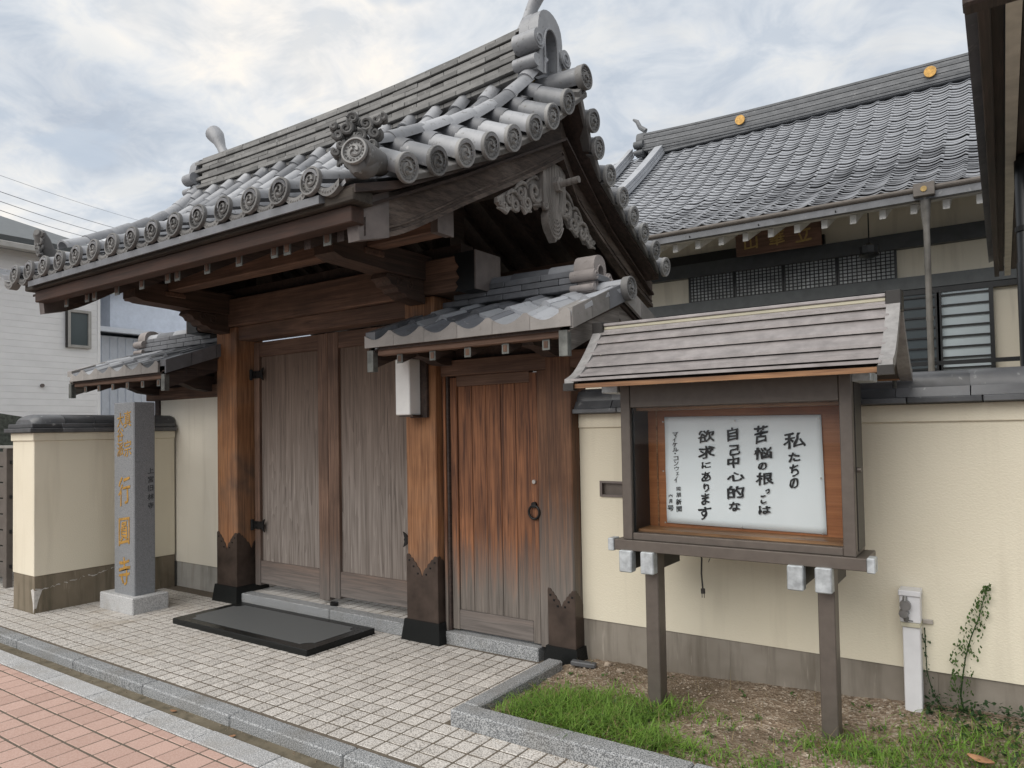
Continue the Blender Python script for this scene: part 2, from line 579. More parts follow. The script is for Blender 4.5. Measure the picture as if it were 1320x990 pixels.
    def mesh(s, name, mat, smooth=False, fix=True, flat_angle=None):
        me = D.meshes.new(name)
        me.from_pydata(s.v, [], s.f)
        if fix:
            bm = bmesh.new(); bm.from_mesh(me)
            bmesh.ops.recalc_face_normals(bm, faces=bm.faces)
            bm.to_mesh(me); bm.free()
        if smooth:
            me.shade_smooth()
            if hasattr(me, 'set_sharp_from_angle'):
                me.set_sharp_from_angle(angle=math.radians(flat_angle or 40))
        me.materials.append(MATS[mat])
        return me

    def build(s, name, mat, parent=None, smooth=False, fix=True, kind=None, label=None, flat_angle=None):
        return link(name, s.mesh(name, mat, smooth, fix, flat_angle), parent, kind=kind, label=label)


def root_of(o):
    while o.parent:
        o = o.parent
    return o


def link(name, me, parent=None, mtx=None, kind=None, label=None, local=False):
    o = D.objects.new(name, me)
    COL.objects.link(o)
    if parent is not None:
        o.parent = parent
        r = root_of(parent)
        if local:
            pass
        elif parent == r:
            o.matrix_parent_inverse = Matrix.Translation(-r.location)
        else:
            o.matrix_parent_inverse = (PM.get(parent.name) or Matrix()).inverted()
    if mtx is not None:
        o.matrix_basis = mtx
        PM[o.name] = mtx
    if kind:
        o['kind'] = kind
    if label:
        o['label'] = label
    return o


PM = {}     # own placement of instanced parts that carry sub-parts


def thing(name, label, cat, loc=(0, 0, 0), group=None):
    o = D.objects.new(name, None)
    COL.objects.link(o)
    o.location = loc
    o.empty_display_size = .2
    o['label'] = label; o['category'] = cat
    if group:
        o['group'] = group
    return o


def tag(o, label, cat, group=None):
    o['label'] = label; o['category'] = cat
    if group:
        o['group'] = group
    return o


def T(x, y, z, rx=0, ry=0, rz=0, s=None):
    m = Matrix.Translation((x, y, z)) @ Euler((rx, ry, rz)).to_matrix().to_4x4()
    if s:
        m = m @ Matrix.Diagonal((*s, 1))
    return m


def lerp_tab(tab, x):
    if x <= tab[0][0]:
        a, b_ = tab[0], tab[1]
    elif x >= tab[-1][0]:
        a, b_ = tab[-2], tab[-1]
    else:
        for a, b_ in zip(tab, tab[1:]):
            if a[0] <= x <= b_[0]:
                break
    return a[1] + (b_[1] - a[1]) * (x - a[0]) / (b_[0] - a[0])


def smooth_tab(tab, n=60):
    """Catmull-Rom resample of (x, y) table"""
    p = [tab[0]] + list(tab) + [tab[-1]]
    res = []
    per = max(2, n // (len(tab) - 1))
    for i in range(1, len(p) - 2):
        for k in range(per):
            t = k / per
            q = []
            for c in (0, 1):
                a, b_, c_, d = p[i - 1][c], p[i][c], p[i + 1][c], p[i + 2][c]
                q.append(.5 * (2 * b_ + (c_ - a) * t + (2 * a - 5 * b_ + 4 * c_ - d) * t * t + (3 * b_ - a - 3 * c_ + d) * t ** 3))
            res.append(tuple(q))
    res.append(tab[-1])
    return res


# characters used on the signs, turned into outlines once
GLYPH = {}
for ch in sorted(set('真宗大谷派行圓寺上宮旧林寺私たちの苦悩の根っこは自己中心的な欲求にありますマイケル・コンウェイ同朋新聞六月号山華立')):
    cu = D.curves.new('glyph', 'FONT'); cu.body = ch; cu.size = 1; cu.align_x = 'CENTER'; cu.align_y = 'CENTER'
    cu.resolution_u = 4; cu.extrude = .0012
    ob = D.objects.new('glyph', cu); COL.objects.link(ob)
    dg = bpy.context.evaluated_depsgraph_get(); dg.update()
    me = D.meshes.new_from_object(ob.evaluated_get(dg))
    GLYPH[ch] = ([v_.co.copy() for v_ in me.vertices], [tuple(p.vertices) for p in me.polygons])
    D.objects.remove(ob); D.curves.remove(cu); D.meshes.remove(me)

# ================================================================== SETTING
g = MB(); g.add([(-400, -60, -.16), (400, -60, -.16), (400, 500, -.16), (-400, 500, -.16)], [(0, 1, 2, 3)])
g.build('ground', 'asphalt', kind='structure')
g = MB(); g.add([(-14, 4.36, .02), (14, 4.36, .02), (14, 40, .02), (-14, 40, .02)], [(0, 1, 2, 3)])
g.build('temple_yard', 'yard', kind='structure')

# --- sidewalk with pink pavers
SWZ = -.03
sw = MB().box(-14, 4, -3, 2.135, -.15, SWZ - .0024).build('sidewalk', 'mortar', kind='structure')
pv = MB().box(-.0688, .0688, -.0705, .0705, -.02, 0, .003).mesh('pink_paver', 'paver_pink')
pvh = MB().box(-.0688, .0688, -.027, .027, -.02, 0, .003).mesh('pink_paver_half', 'paver_pink')
rest = MB()
for j in range(-1, 22):
    yc = 2.073 - .152 * j - .076 if j >= 0 else 2.103
    for i in range(-52, 40):
        xc = -5.082 + .1448 * i + .0724
        if not (-13 < xc < 3.5):
            continue
        if in_frame((xc, yc, SWZ), 25):
            dz = random.uniform(-.0012, .0012)
            link('pink_paver', pvh if j < 0 else pv, sw, T(xc, yc, SWZ + dz, random.uniform(-.006, .006), random.uniform(-.006, .006), random.uniform(-.006, .006)))
        elif yc > .2:
            h = .027 if j < 0 else .072
            rest.box(xc - .0695, xc + .0695, yc - h, yc + h, SWZ - .015, SWZ - .001)
rest.build('pink_paver_field', 'paver_pink', sw, kind='stuff')

# --- granite edging strip, gutter, kerb
gt = MB().box(-14, 4, 2.13, 2.60, -.15, -.058).build('gutter_channel', 'gutter', kind='structure')
es = MB().box(-.277, .277, 2.137, 2.272, -.12, -.028, .004).mesh('edging_stone', 'granite_light')
for i in range(-14, 16):
    x = -5.2 + .56 * i + .28
    if -13 < x < 3:
        link('edging_stone', es, gt, T(x, 0, random.uniform(-.002, .002)))
kb = MB().box(-.446, .446, 2.387, 2.492, -.12, .004, .007).mesh('kerb_stone', 'granite')
for i in range(-10, 12):
    x = -3.56 + .9 * i - .45
    if -13 < x < 3:
        link('kerb_stone', kb, gt, T(x, 0, random.uniform(-.0015, .0015)))
dirt = MB()
for k in range(260):
    x = random.uniform(-7.5, -2.0); y = random.choice((2.275 + abs(random.gauss(0, .018)), 2.385 - abs(random.gauss(0, .02))))
    r = random.uniform(.0015, .005)
    dirt.add([(x - r, y - r, -.058), (x + r, y - r, -.058), (x, y + r, -.058), (x, y, -.058 + r)], [(0, 1, 3), (1, 2, 3), (2, 0, 3)])
dirt.build('gutter_grit', 'soil', gt, kind='stuff')

# --- terrace paving
tr_ = MB().box(-13, 4, 2.4925, 4.36, -.12, -.0022).build('terrace', 'mortar', kind='structure')
PT = .1076
ptm = MB().box(-.0487, .0487, -.0487, .0487, -.02, 0, .0025).mesh('paving_tile', 'paving')
cells = []
for i in range(-92, 20):
    for j in range(0, 15):
        xc = -3.028 + PT * i + PT / 2; yc = 2.512 + PT * j + PT / 2
        if xc > -2.47 and yc > 2.93:
            continue
        if -7.55 < xc < -7.08 and yc > 2.86:
            continue
        if yc > 4.02:
            continue
        vis = in_frame((xc, yc, 0), 5)
        cells.append((0 if vis else 1, (Vector((xc, yc, 0)) - CAM).length, xc, yc, 0.))
for i in range(0, 19):
    for j in range(0, 8):
        cells.append((0, 6.5, -5.80 + PT * (i + .5), 4.135 + PT * (j + .5), .088))
cells.sort()
rest = MB()
for k, (_, _, xc, yc, zc) in enumerate(cells):
    dz = zc + random.uniform(-.0012, .0012)
    if k < 300:
        link('paving_tile', ptm, tr_, T(xc, yc, dz, random.uniform(-.008, .008), random.uniform(-.008, .008), random.choice((0, PI / 2, PI)) + random.uniform(-.008, .008)))
    else:
        rest.box(xc - .0487, xc + .0487, yc - .0487, yc + .0487, zc - .015, dz, .002)
rest.build('paving_tile_field', 'paving', tr_, kind='stuff')
MB().box(-5.83, -3.73, 4.125, 5.2, -.05, .0858).build('platform_bed', 'mortar', tr_)


def soil_z(x, y):
    t = (x + 2.4) / 2.5
    return .02 + .075 * max(0, min(1.4, t)) + .045 * max(0, (y - 3.55) / .6) * max(.2, min(1.2, t + .2)) + .012 * math.sin(5 * x + 3 * y) * math.sin(4 * y - 2 * x)


# planting bed
pb = MB()
nx, ny = 90, 40
for j in range(ny + 1):
    for i in range(nx + 1):
        x = -2.38 + 3.6 * i / nx; y = 3.0 + 1.2 * j / ny
        pb.v.append((x, y, soil_z(x, y) + random.gauss(0, .004)))
for j in range(ny):
    for i in range(nx):
        a = j * (nx + 1) + i
        pb.f.append((a, a + 1, a + nx + 2, a + nx + 1))
bed = pb.build('planting_bed', 'soil', smooth=True, fix=False, kind='structure')
kst = MB()
bk_ = [(-1.2, 2.945), (.15, 2.945)]
for (xa, xb) in ((-2.45, -1.16), (-1.155, .12), (.125, 1.4)):
    MB().box(xa, xb, 2.94, 3.055, -.05, .082, .008).build('kerb_stone', 'granite', bed)
MB().box(-2.45, -2.345, 3.058, 3.935, -.05, .0815, .008).build('kerb_stone', 'granite', bed)
peb_ = MB()
for k in range(2600):
    x = random.uniform(-2.33, .5); y = random.uniform(3.06, 4.12)
    r = abs(random.gauss(0, .0026)) + .0016
    z = soil_z(x, y)
    peb_.add([(x - r, y - r * .8, z), (x + r, y - r, z), (x + r * .9, y + r, z), (x - r, y + r * .7, z), (x, y, z + r * 1.2)], [(0, 1, 4), (1, 2, 4), (2, 3, 4), (3, 0, 4)])
peb_.build('gravel', 'pebble', bed, kind='stuff')
tag(MB().box(-.09, .07, -.03, .02, 0, .03, .006).xform(T(-2.22, 4.0, soil_z(-2.22, 4.0) + .004, 0, .05, .25)).build('tile_shard', 'tile_wallcap'), 'broken dark roof tile piece lying on soil beside right door post', 'tile shard')
for i, (x, y, r) in enumerate(((-2.10, 4.07, .026), (-1.98, 4.0, .022))):
    s_ = MB()
    bm = bmesh.new(); bmesh.ops.create_icosphere(bm, subdivisions=2, radius=r)
    for v_ in bm.verts:
        v_.co *= random.uniform(.8, 1.15); v_.co.z *= .7
    s_.v = [tuple(v_.co + Vector((x, y, soil_z(x, y) + r * .3))) for v_ in bm.verts]
    s_.f = [tuple(q.index for q in f_.verts) for f_ in bm.faces]; bm.free()
    tag(s_.build('stone', 'pebble', smooth=True, fix=False), ('pale stone on soil close to the door post base', 'brown stone on soil right of the pale one')[i], 'stone')

# ================================================================== TEMPLE GATE
gate = thing('temple_gate', 'large wooden temple gate with grey tiled gable roof and closed double doors', 'gate', (-4.775, 4.15, 0))


def notch_poly(a0, a1, zb, zt, depth=.15):
    c = (a0 + a1) / 2; h = (a1 - a0) / 2
    prof = [(1, 0), (.93, .010), (.84, .012), (.76, .002), (.72, -.016), (.64, -.014), (.57, -.024), (.52, -.042), (.43, -.045), (.36, -.058), (.31, -.078), (.22, -.083), (.14, -.098), (.08, -.122), (0, -.150)]
    left = [(c - h * u, zt + d * depth / .15) for u, d in prof]
    right = [(c + h * u, zt + d * depth / .15) for u, d in prof[::-1]][1:]
    return [(a0, zb)] + left + right + [(a1, zb)]


def pillar(root, x0, x1, y0, y1, zb, zt, wmat, shoe_top, depth=.15, base_h=.15, spread=.045, sides=True):
    p = MB().box(x0, x1, y0, y1, zb - .02, zt, .008).build('pillar', wmat, root)
    s = MB()
    s.prism(notch_poly(x0 - .002, x1 + .002, zb + .002, shoe_top, depth), 'y', y0 - .005, y0 + .02)
    s.prism(notch_poly(y0 - .004, y1 + .004, zb + .002, shoe_top, depth), 'x', x1 - .02, x1 + .005)
    s.prism(notch_poly(y0 - .004, y1 + .004, zb + .002, shoe_top, depth), 'x', x0 - .005, x0 + .02)
    s.build('metal_shoe', 'bronze', p)
    r = MB()
    for k in (0, 3, 6):
        for sgn in (-1, 1):
            u = .9 - .1 * k
            x = (x0 + x1) / 2 + sgn * u * (x1 - x0) / 2 * .93
            z = shoe_top - .035 - (depth * .95) * max(0, (.86 - u)) / .86
            r.box(x - .006, x + .006, y0 - .009, y0 - .004, z - .006, z + .006)
    r.build('rivet', 'iron', p)
    s_ = spread
    MB().hexa([(x0 - s_, y0 - s_, -.05), (x1 + s_, y0 - s_, -.05), (x1 + s_, y1 + s_, -.05), (x0 - s_, y1 + s_, -.05),
               (x0 - s_ * .45, y0 - s_ * .45, base_h), (x1 + s_ * .45, y0 - s_ * .45, base_h), (x1 + s_ * .45, y1 + s_ * .45, base_h), (x0 - s_ * .45, y1 + s_ * .45, base_h)]).build('base_stone', 'black_granite', p)
    return p


pillar(gate, -6.127, -5.828, 4.0, 4.3, .14, 2.54, 'wood_post', .63)
pillar(gate, -3.72, -3.425, 4.0, 4.3, .14, 2.54, 'wood_post', .62)

# crown beam, lintel, ends
kb_ = MB().box(-6.56, -3.02, 3.975, 4.255, 2.545, 2.80, .01).build('crown_beam', 'wood_beam', gate)
for xs, sg in ((-3.02, 1), (-6.56, -1)):
    e = MB()
    e.box(min(xs, xs + sg * .012), max(xs, xs + sg * .012), 3.965, 4.265, 2.535, 2.81)
    e.build('end_cap', 'cap_grey', kb_)
    e = MB().box(min(xs - sg * .0, xs - sg * .16), max(xs, xs - sg * .16), 3.967, 4.263, 2.537, 2.808)
    zz = []
    e = MB()
    prof = [(0, 2.537), (.18, 2.537), (.15, 2.57), (.17, 2.60), (.135, 2.63), (.165, 2.68), (.14, 2.71), (.17, 2.75), (.18, 2.808), (0, 2.808)]
    e.prism([(xs - sg * a, z) for a, z in prof], 'y', 3.966, 3.985)
    e.box(min(xs, xs - sg * .15), max(xs, xs - sg * .15), 3.967, 4.26, 2.534, 2.55)
    e.box(min(xs, xs - sg * .15), max(xs, xs - sg * .15), 3.967, 4.26, 2.80, 2.806)
    e.build('end_sleeve', 'black_metal', kb_)
MB().box(-5.835, -3.715, 4.03, 4.21, 2.415, 2.5445, .006).build('lintel', 'wood_beam', gate)

# roof curves -------------------------------------------------------
F_TAB = smooth_tab([(2.56, 2.905), (2.87, 3.0), (3.28, 3.215), (3.66, 3.465), (4.02, 3.775), (4.2, 3.965), (4.36, 4.14)], 60)
B_TAB = smooth_tab([(4.36, 4.14), (4.54, 3.79), (4.66, 3.64), (4.86, 3.47), (5.09, 3.36), (5.3, 3.24), (5.55, 3.12), (5.8, 3.01), (6.05, 2.90)], 60)
VF = [(2.869, 2.979), (3.074, 3.069), (3.277, 3.167), (3.475, 3.262), (3.663, 3.362), (3.853, 3.485), (4.021, 3.606), (4.176, 3.753)]
VB = [(4.55, 3.755), (4.68, 3.605), (4.87, 3.455), (5.09, 3.345), (5.28, 3.24), (5.48, 3.15), (5.71, 3.05), (5.92, 2.945)]


def xv(y):
    return -2.68 + .36 * (y - 2.6) / 1.76 if y < 4.36 else -2.32 - .08 * min(1, (y - 4.36) / .35)


def xl(y):
    return -9.50 - xv(y)


def along(tab, step, start=0.):
    """points at equal arc steps: (y, z, slope angle)"""
    res = []; acc = -start; nxt = 0
    for (a, b_) in zip(tab, tab[1:]):
        d = math.hypot(b_[0] - a[0], b_[1] - a[1])
        while nxt <= acc + d:
            t = (nxt - acc) / d
            if t >= 0:
                res.append((a[0] + (b_[0] - a[0]) * t, a[1] + (b_[1] - a[1]) * t, math.atan2(b_[1] - a[1], b_[0] - a[0])))
            nxt += step
        acc += d
    return res


roof = MB()
ft = [(y, z - .085) for y, z in F_TAB]; fb = [(y, z - .13) for y, z in F_TAB]
roof.strip(ft, fb, 'x', lambda y: xl(y) + .30, lambda y: xv(y) - .30)
bt = [(y, z - .085) for y, z in B_TAB]; bb = [(y, z - .13) for y, z in B_TAB]
roof.strip(bt, bb, 'x', lambda y: xl(y) + .30, lambda y: xv(y) - .30)
roof = roof.build('roof', 'tile_dark', gate)

# shared tile meshes
RT = .062


def half_tube(len_, r0, r1, n=9, th=.014, ext=0.):
    m = MB(); vs = []
    for y, r in ((0, r0), (len_, r1)):
        for k in range(n + 1):
            a = -ext + (PI + 2 * ext) * k / n
            vs.append((r * math.cos(a), y, r * math.sin(a)))
        for k in range(n + 1):
            a = -ext + (PI + 2 * ext) * k / n
            vs.append(((r - th) * math.cos(a), y, (r - th) * math.sin(a)))
    q = n + 1; fs = []
    for k in range(n):
        fs.append((k, k + 1, 2 * q + k + 1, 2 * q + k))
        fs.append((q + k, q + k + 1, k + 1, k))
    m.add(vs, fs)
    return m


round_me = half_tube(.262, RT + .002, RT - .003).mesh('round_tile', 'tile', True)
pm = MB(); n = 7
for (y, zo) in ((0, 0), (.26, 0)):
    for k in range(n + 1):
        u = -1 + 2 * k / n
        pm.v.append((u * .115, y, -.032 * (1 - u * u) - .018 + zo))
    for k in range(n + 1):
        u = -1 + 2 * k / n
        pm.v.append((u * .115, y, -.032 * (1 - u * u) - .040 + zo))
for k in range(n):
    q = n + 1
    pm.f.append((k, k + 1, 2 * q + k + 1, 2 * q + k)); pm.f.append((q + k, q + k + 1, k + 1, k))
pan_me = pm.mesh('pan_tile', 'tile', True)


def crest(r=.074, depth=.018, mat='tile_crest'):
    """round end tile: rim, recessed field, beads and a three-comma swirl, facing -Y"""
    m = MB(); n = 28
    prof = [(r, depth), (r, -.003), (r * .97, -.006), (r * .86, -.006), (r * .83, .007), (0.0001, .007)]
    vs = []
    for rr, y in prof:
        for k in range(n):
            a = 2 * PI * k / n
            vs.append((rr * math.cos(a), y, rr * math.sin(a)))
    fs = []
    for i in range(len(prof) - 1):
        for k in range(n):
            fs.append((i * n + k, i * n + (k + 1) % n, (i + 1) * n + (k + 1) % n, (i + 1) * n + k))
    m.add(vs, fs)
    for k in range(16):
        a = 2 * PI * k / 16; s = r * .075
        cx, cz = r * .70 * math.cos(a), r * .70 * math.sin(a)
        m.add([(cx - s, .007, cz - s), (cx + s, .007, cz - s), (cx + s, .007, cz + s), (cx - s, .007, cz + s), (cx, -.007, cz)], [(0, 1, 4), (1, 2, 4), (2, 3, 4), (3, 0, 4)])
    for k in range(3):
        a0 = 2 * PI * k / 3
        pts = []; rad = []
        for i in range(9):
            t = i / 8
            a = a0 + t * 2.6; rr = r * (.20 + .36 * t)
            pts.append((rr * math.cos(a), .004, rr * math.sin(a))); rad.append(r * (.155 * (1 - t) + .03))
        m.tube(pts, rad, 5)
    return m.mesh('crest_disc', mat, True, flat_angle=30)


crest_me = crest(.081)
# eave under-tile with curved face
em = MB(); n = 8
for y in (-.012, .05):
    for k in range(n + 1):
        u = -1 + 2 * k / n
        em.v.append((u * .085, y, -.034 * (1 - u * u) - .012))
    for k in range(n + 1):
        u = -1 + 2 * k / n
        em.v.append((u * .085, y, -.040 * (1 - u * u) - .050))
q = n + 1
for k in range(n):
    em.f += [(k, k + 1, 2 * q + k + 1, 2 * q + k), (q + k, q + k + 1, k + 1, k), (3 * q + k, 3 * q + k + 1, q + k + 1, q + k)]
for k in range(1, n):
    u = -1 + 2 * k / n
    x = u * .08; z = -.037 * (1 - u * u) - .031
    em.add([(x - .006, -.012, z - .008), (x + .006, -.012, z - .008), (x + .006, -.012, z + .008), (x - .006, -.012, z + .008), (x, -.019, z)], [(0, 1, 4), (1, 2, 4), (2, 3, 4), (3, 0, 4)])
eave_me = em.mesh('eave_tile', 'tile_crest', True, flat_angle=25)

COLS = [-3.05 - .2646 * i for i in range(15)]
pts = along(F_TAB, .24)
for x in COLS:
    for k, (y, z, a) in enumerate(pts[:-1]):
        link('round_tile', round_me, roof, T(x + random.gauss(0, .002), y, z + .002 + random.gauss(0, .0015), a + random.gauss(0, .008), 0, random.gauss(0, .008)))
    o = link('crest_disc', crest_me, roof, T(x, 2.553, 2.908, -.10, random.uniform(-.3, .3), 0))
for i in range(len(COLS) + 1):
    x = COLS[0] + .1323 - .2646 * i
    for k, (y, z, a) in enumerate(pts[:-1]):
        link('pan_tile', pan_me, roof, T(x, y + .012, z - .012, a, 0, 0))
    link('eave_tile', eave_me, roof, T(x, 2.575, 2.893))
back = MB()
for x in COLS:
    P = along(B_TAB, .24)
    for (y, z, a) in P[:-1]:
        h = half_tube(.26, RT, RT - .003, 6); h.xform(T(x, y, z, a)); back.add(h.v, h.f)
back.build('rear_round_tile', 'tile', roof, True, kind='stuff')

# verge tiles, right
vt_me = half_tube(.245, .073, .069, 14, .014, .75).mesh('verge_tile', 'tile', True)
vcrest = crest(.083, .02, 'tile_crest_pale')
for j, (y, z) in enumerate(VF + VB):
    x = xv(y)
    tilt = .42 if y < 4.36 else .30
    v_ = link('verge_tile', vt_me, roof, T(x - .005, y, z, tilt, 0, PI / 2))
    link('crest_disc', vcrest, roof, T(x, y, z, tilt * .45, random.uniform(-.2, .2), PI / 2))
    # the short collar tile behind it
    link('verge_collar', half_tube(.2, .068, .068, 12, .014, .6).mesh('verge_collar', 'tile_dark', True) if j == 0 else D.meshes['verge_collar'], roof, T(x - .215, y, z + .215 * math.tan(tilt) + .008, tilt, 0, PI / 2))
alln = VF + [(4.36, 3.93)] + VB
for (a, b_) in zip(alln, alln[1:]):
    ym, zm = (a[0] + b_[0]) / 2, (a[1] + b_[1]) / 2
    sl = math.atan2(b_[1] - a[1], b_[0] - a[0]); ln = math.hypot(b_[1] - a[1], b_[0] - a[0])
    m = MB().box(-.30, -.015, -ln / 2 + .002, ln / 2 - .002, -.085, -.05, .004)
    # curved lip seen between two end discs
    m2 = []
    for k in range(7):
        u = -1 + 2 * k / 6
        m2.append((u * ln * .48, -.03 - .03 * (1 - u * u)))
    lo = [(p, q_ - .024) for p, q_ in m2]
    m.strip(m2, lo, 'x', -.06, -.022)
    m.xform(Matrix.Translation((xv(ym), ym, zm)) @ Matrix.Rotation(.42 if ym < 4.36 else .30, 4, 'Y') @ Matrix.Rotation(sl, 4, 'X'))
    m.build('verge_course', 'tile_crest', roof)
# left verge (seen from behind: only its ends show)
for j, (y, z) in enumerate(VF):
    link('verge_tile', vt_me, roof, T(xl(y) + .005, y, z, .42, 0, -PI / 2))
    link('crest_disc', vcrest, roof, T(xl(y), y, z, -.04, 0, -PI / 2))
# descending round tile rows just inside each verge
for sgn in (1, -1):
    for k, (y, z, a) in enumerate(along([p for p in F_TAB if p[0] > 2.80], .235)[:-1]):
        x = xv(y) - .335 if sgn > 0 else xl(y) + .335
        zd = max(z + .05, lerp_tab(VF, y) + .185)
        link('descending_tile', round_me, roof, T(x, y, zd, a, 0, -.2 * sgn, s=(1.1, 1, 1.1)))
# peak tile under the ridge ornament
m = half_tube(.46, .08, .078, 16, .014, .95); m.xform(T(-2.325, 4.36, 3.985, .03, 0, PI / 2)); m.build('peak_tile', 'tile', roof, True)
link('crest_disc', crest(.086, .045), roof, T(-2.318, 4.36, 3.985, 0, .2, PI / 2))
MB().box(-2.80, -2.70, 4.28, 4.36, 4.03, 4.09, .015).build('lichen_mortar', 'gold_dull', roof)

# corner ornaments ---------------------------------------------------
co = MB()
cdv = Vector((.32, -.93, -.16)).normalized()
c0 = Vector((-2.70, 2.56, 2.975))
co.tube([c0 - cdv * .28, c0 - cdv * .12, c0 - cdv * .04, c0], [.066, .080, .088, .084], 20)
co.tube([c0 - cdv * .10 + Vector((0, 0, -.03)), c0 - cdv * .05 + Vector((0, 0, -.055)), c0 - cdv * .02 + Vector((0, 0, -.075)), c0 - cdv * .015 + Vector((0, 0, -.10))], [.078, .07, .05, .02], 16)
co.build('corner_tile', 'tile_crest', roof, True, label='large round corner tile at the front eave')
link('crest_disc', crest(.072, .012, 'tile_crest_pale'), roof, Matrix.Translation(c0 + cdv * .022 + Vector((0, 0, .014))) @ Euler((-.12, 0, .33)).to_matrix().to_4x4())
cl = MB()
cl.tube([(-2.82, 2.72, 3.0), (-2.83, 2.715, 3.07), (-2.835, 2.71, 3.14)], [.10, .085, .055], 14)
ax, ay = Vector((.80, .60, 0)), Vector((0, 0, 1))
for (u, h, r, fl, st) in ((-.055, .19, .042, 1, 0), (.05, .215, .046, -1, PI), (.105, .235, .03, 1, 0), (-.10, .155, .03, -1, 2), (.095, .165, .034, -1, 1), (-.02, .245, .034, 1, 2), (.14, .25, .022, 1, 1), (-.085, .10, .028, 1, 0), (.08, .105, .03, -1, 3), (-.125, .20, .02, 1, 0), (-.11, .06, .024, -1, 1), (.02, .15, .036, 1, 1)):
    c = Vector((-2.83, 2.70, 2.985)) + ax * u + ay * h
    cl.curl(c, ax, ay, r, 1.6, .0135, st, 18, fl)
    cl.curl(c + Vector((.02, -.03, 0)), ax, ay, r * .85, 1.5, .012, st + 1, 16, -fl)
for k in range(4):
    a = []
    for i in range(9):
        t = PI * i / 8
        a.append(Vector((-2.80, 2.655, 2.985)) + ax * math.cos(t) * (.062 + .016 * k) + ay * math.sin(t) * (.075 + .02 * k) + Vector((-.012 * k, .018 * k, 0)))
    cl.tube(a, .0115, 7)
cl.build('cloud_ornament', 'tile_crest', roof, True, label='carved cloud ornament above the corner tile')
lf = MB()
lf.tube([(-6.45, 2.80, 2.98), (-6.47, 2.72, 3.02), (-6.45, 2.66, 3.08), (-6.42, 2.63, 3.15), (-6.40, 2.60, 3.20), (-6.385, 2.57, 3.205)], [.10, .09, .07, .058, .045, .025], 12)
for k in range(6):
    lf.curl((-6.36 - .01 * k, 2.60 + .012 * (k % 2), 3.20 - .034 * k), (1, 0, 0), (0, 0, 1), .028, 1.4, .010, k, 14, 1 if k % 2 else -1)
    lf.curl((-6.45 + .012 * k, 2.59, 3.19 - .03 * k), (1, 0, 0), (0, 0, 1), .025, 1.4, .010, k + 1, 14, -1 if k % 2 else 1)
lf.build('wave_ornament', 'tile_crest', roof, True, label='small carved ornament at the left eave end')
up = MB()
up.strip([(-7.13, 3.02), (-7.08, 2.965), (-7.0, 2.935), (-6.9, 2.925), (-6.80, 2.925)], [(-7.125, 2.985), (-7.07, 2.93), (-6.99, 2.90), (-6.9, 2.885), (-6.80, 2.88)], 'y', 2.57, 2.75)
up.build('upturned_tile', 'tile', roof)

# ridge ---------------------------------------------------------------
NL = .268
RCH = .0425
for c in range(8):
    z0 = 4.005 + RCH * c
    hw = .13 if c == 0 else .150 - .004 * c + (.014 if c % 2 else 0)
    me = MB().box(-NL / 2 + .0008, NL / 2 - .0008, -hw, hw, .002, RCH - .006, .003).mesh('ridge_tile', 'tile_ridge')
    for i in range(16):
        x = -6.80 + NL * (i + (.5 if c % 2 else .95)) - .03
        if x > -2.72 or x < -6.86:
            continue
        zc = (.07 if x > -4.78 else .025) * ((x + 4.78) / 2.05) ** 2
        link('ridge_tile', me, roof, T(x, 4.36 + random.gauss(0, .002), z0 + zc + random.gauss(0, .001), 0, -(.068 if x > -4.78 else .024) * (x + 4.78) / 2.05, random.gauss(0, .005)))
cap_me = MB().prism([(-.122, 0), (-.12, .022), (-.07, .046), (0, .055), (.07, .046), (.12, .022), (.122, 0)], 'x', -.166, .166).mesh('ridge_cap', 'tile_ridge', True, flat_angle=50)
for i in range(12):
    x = -6.72 + .338 * i + .17
    zc = (.07 if x > -4.78 else .025) * ((x + 4.78) / 2.05) ** 2
    link('ridge_cap', cap_me, roof, T(x, 4.36, 4.005 + RCH * 8 + zc, 0, -(.068 if x > -4.78 else .024) * (x + 4.78) / 2.05, random.gauss(0, .004)))


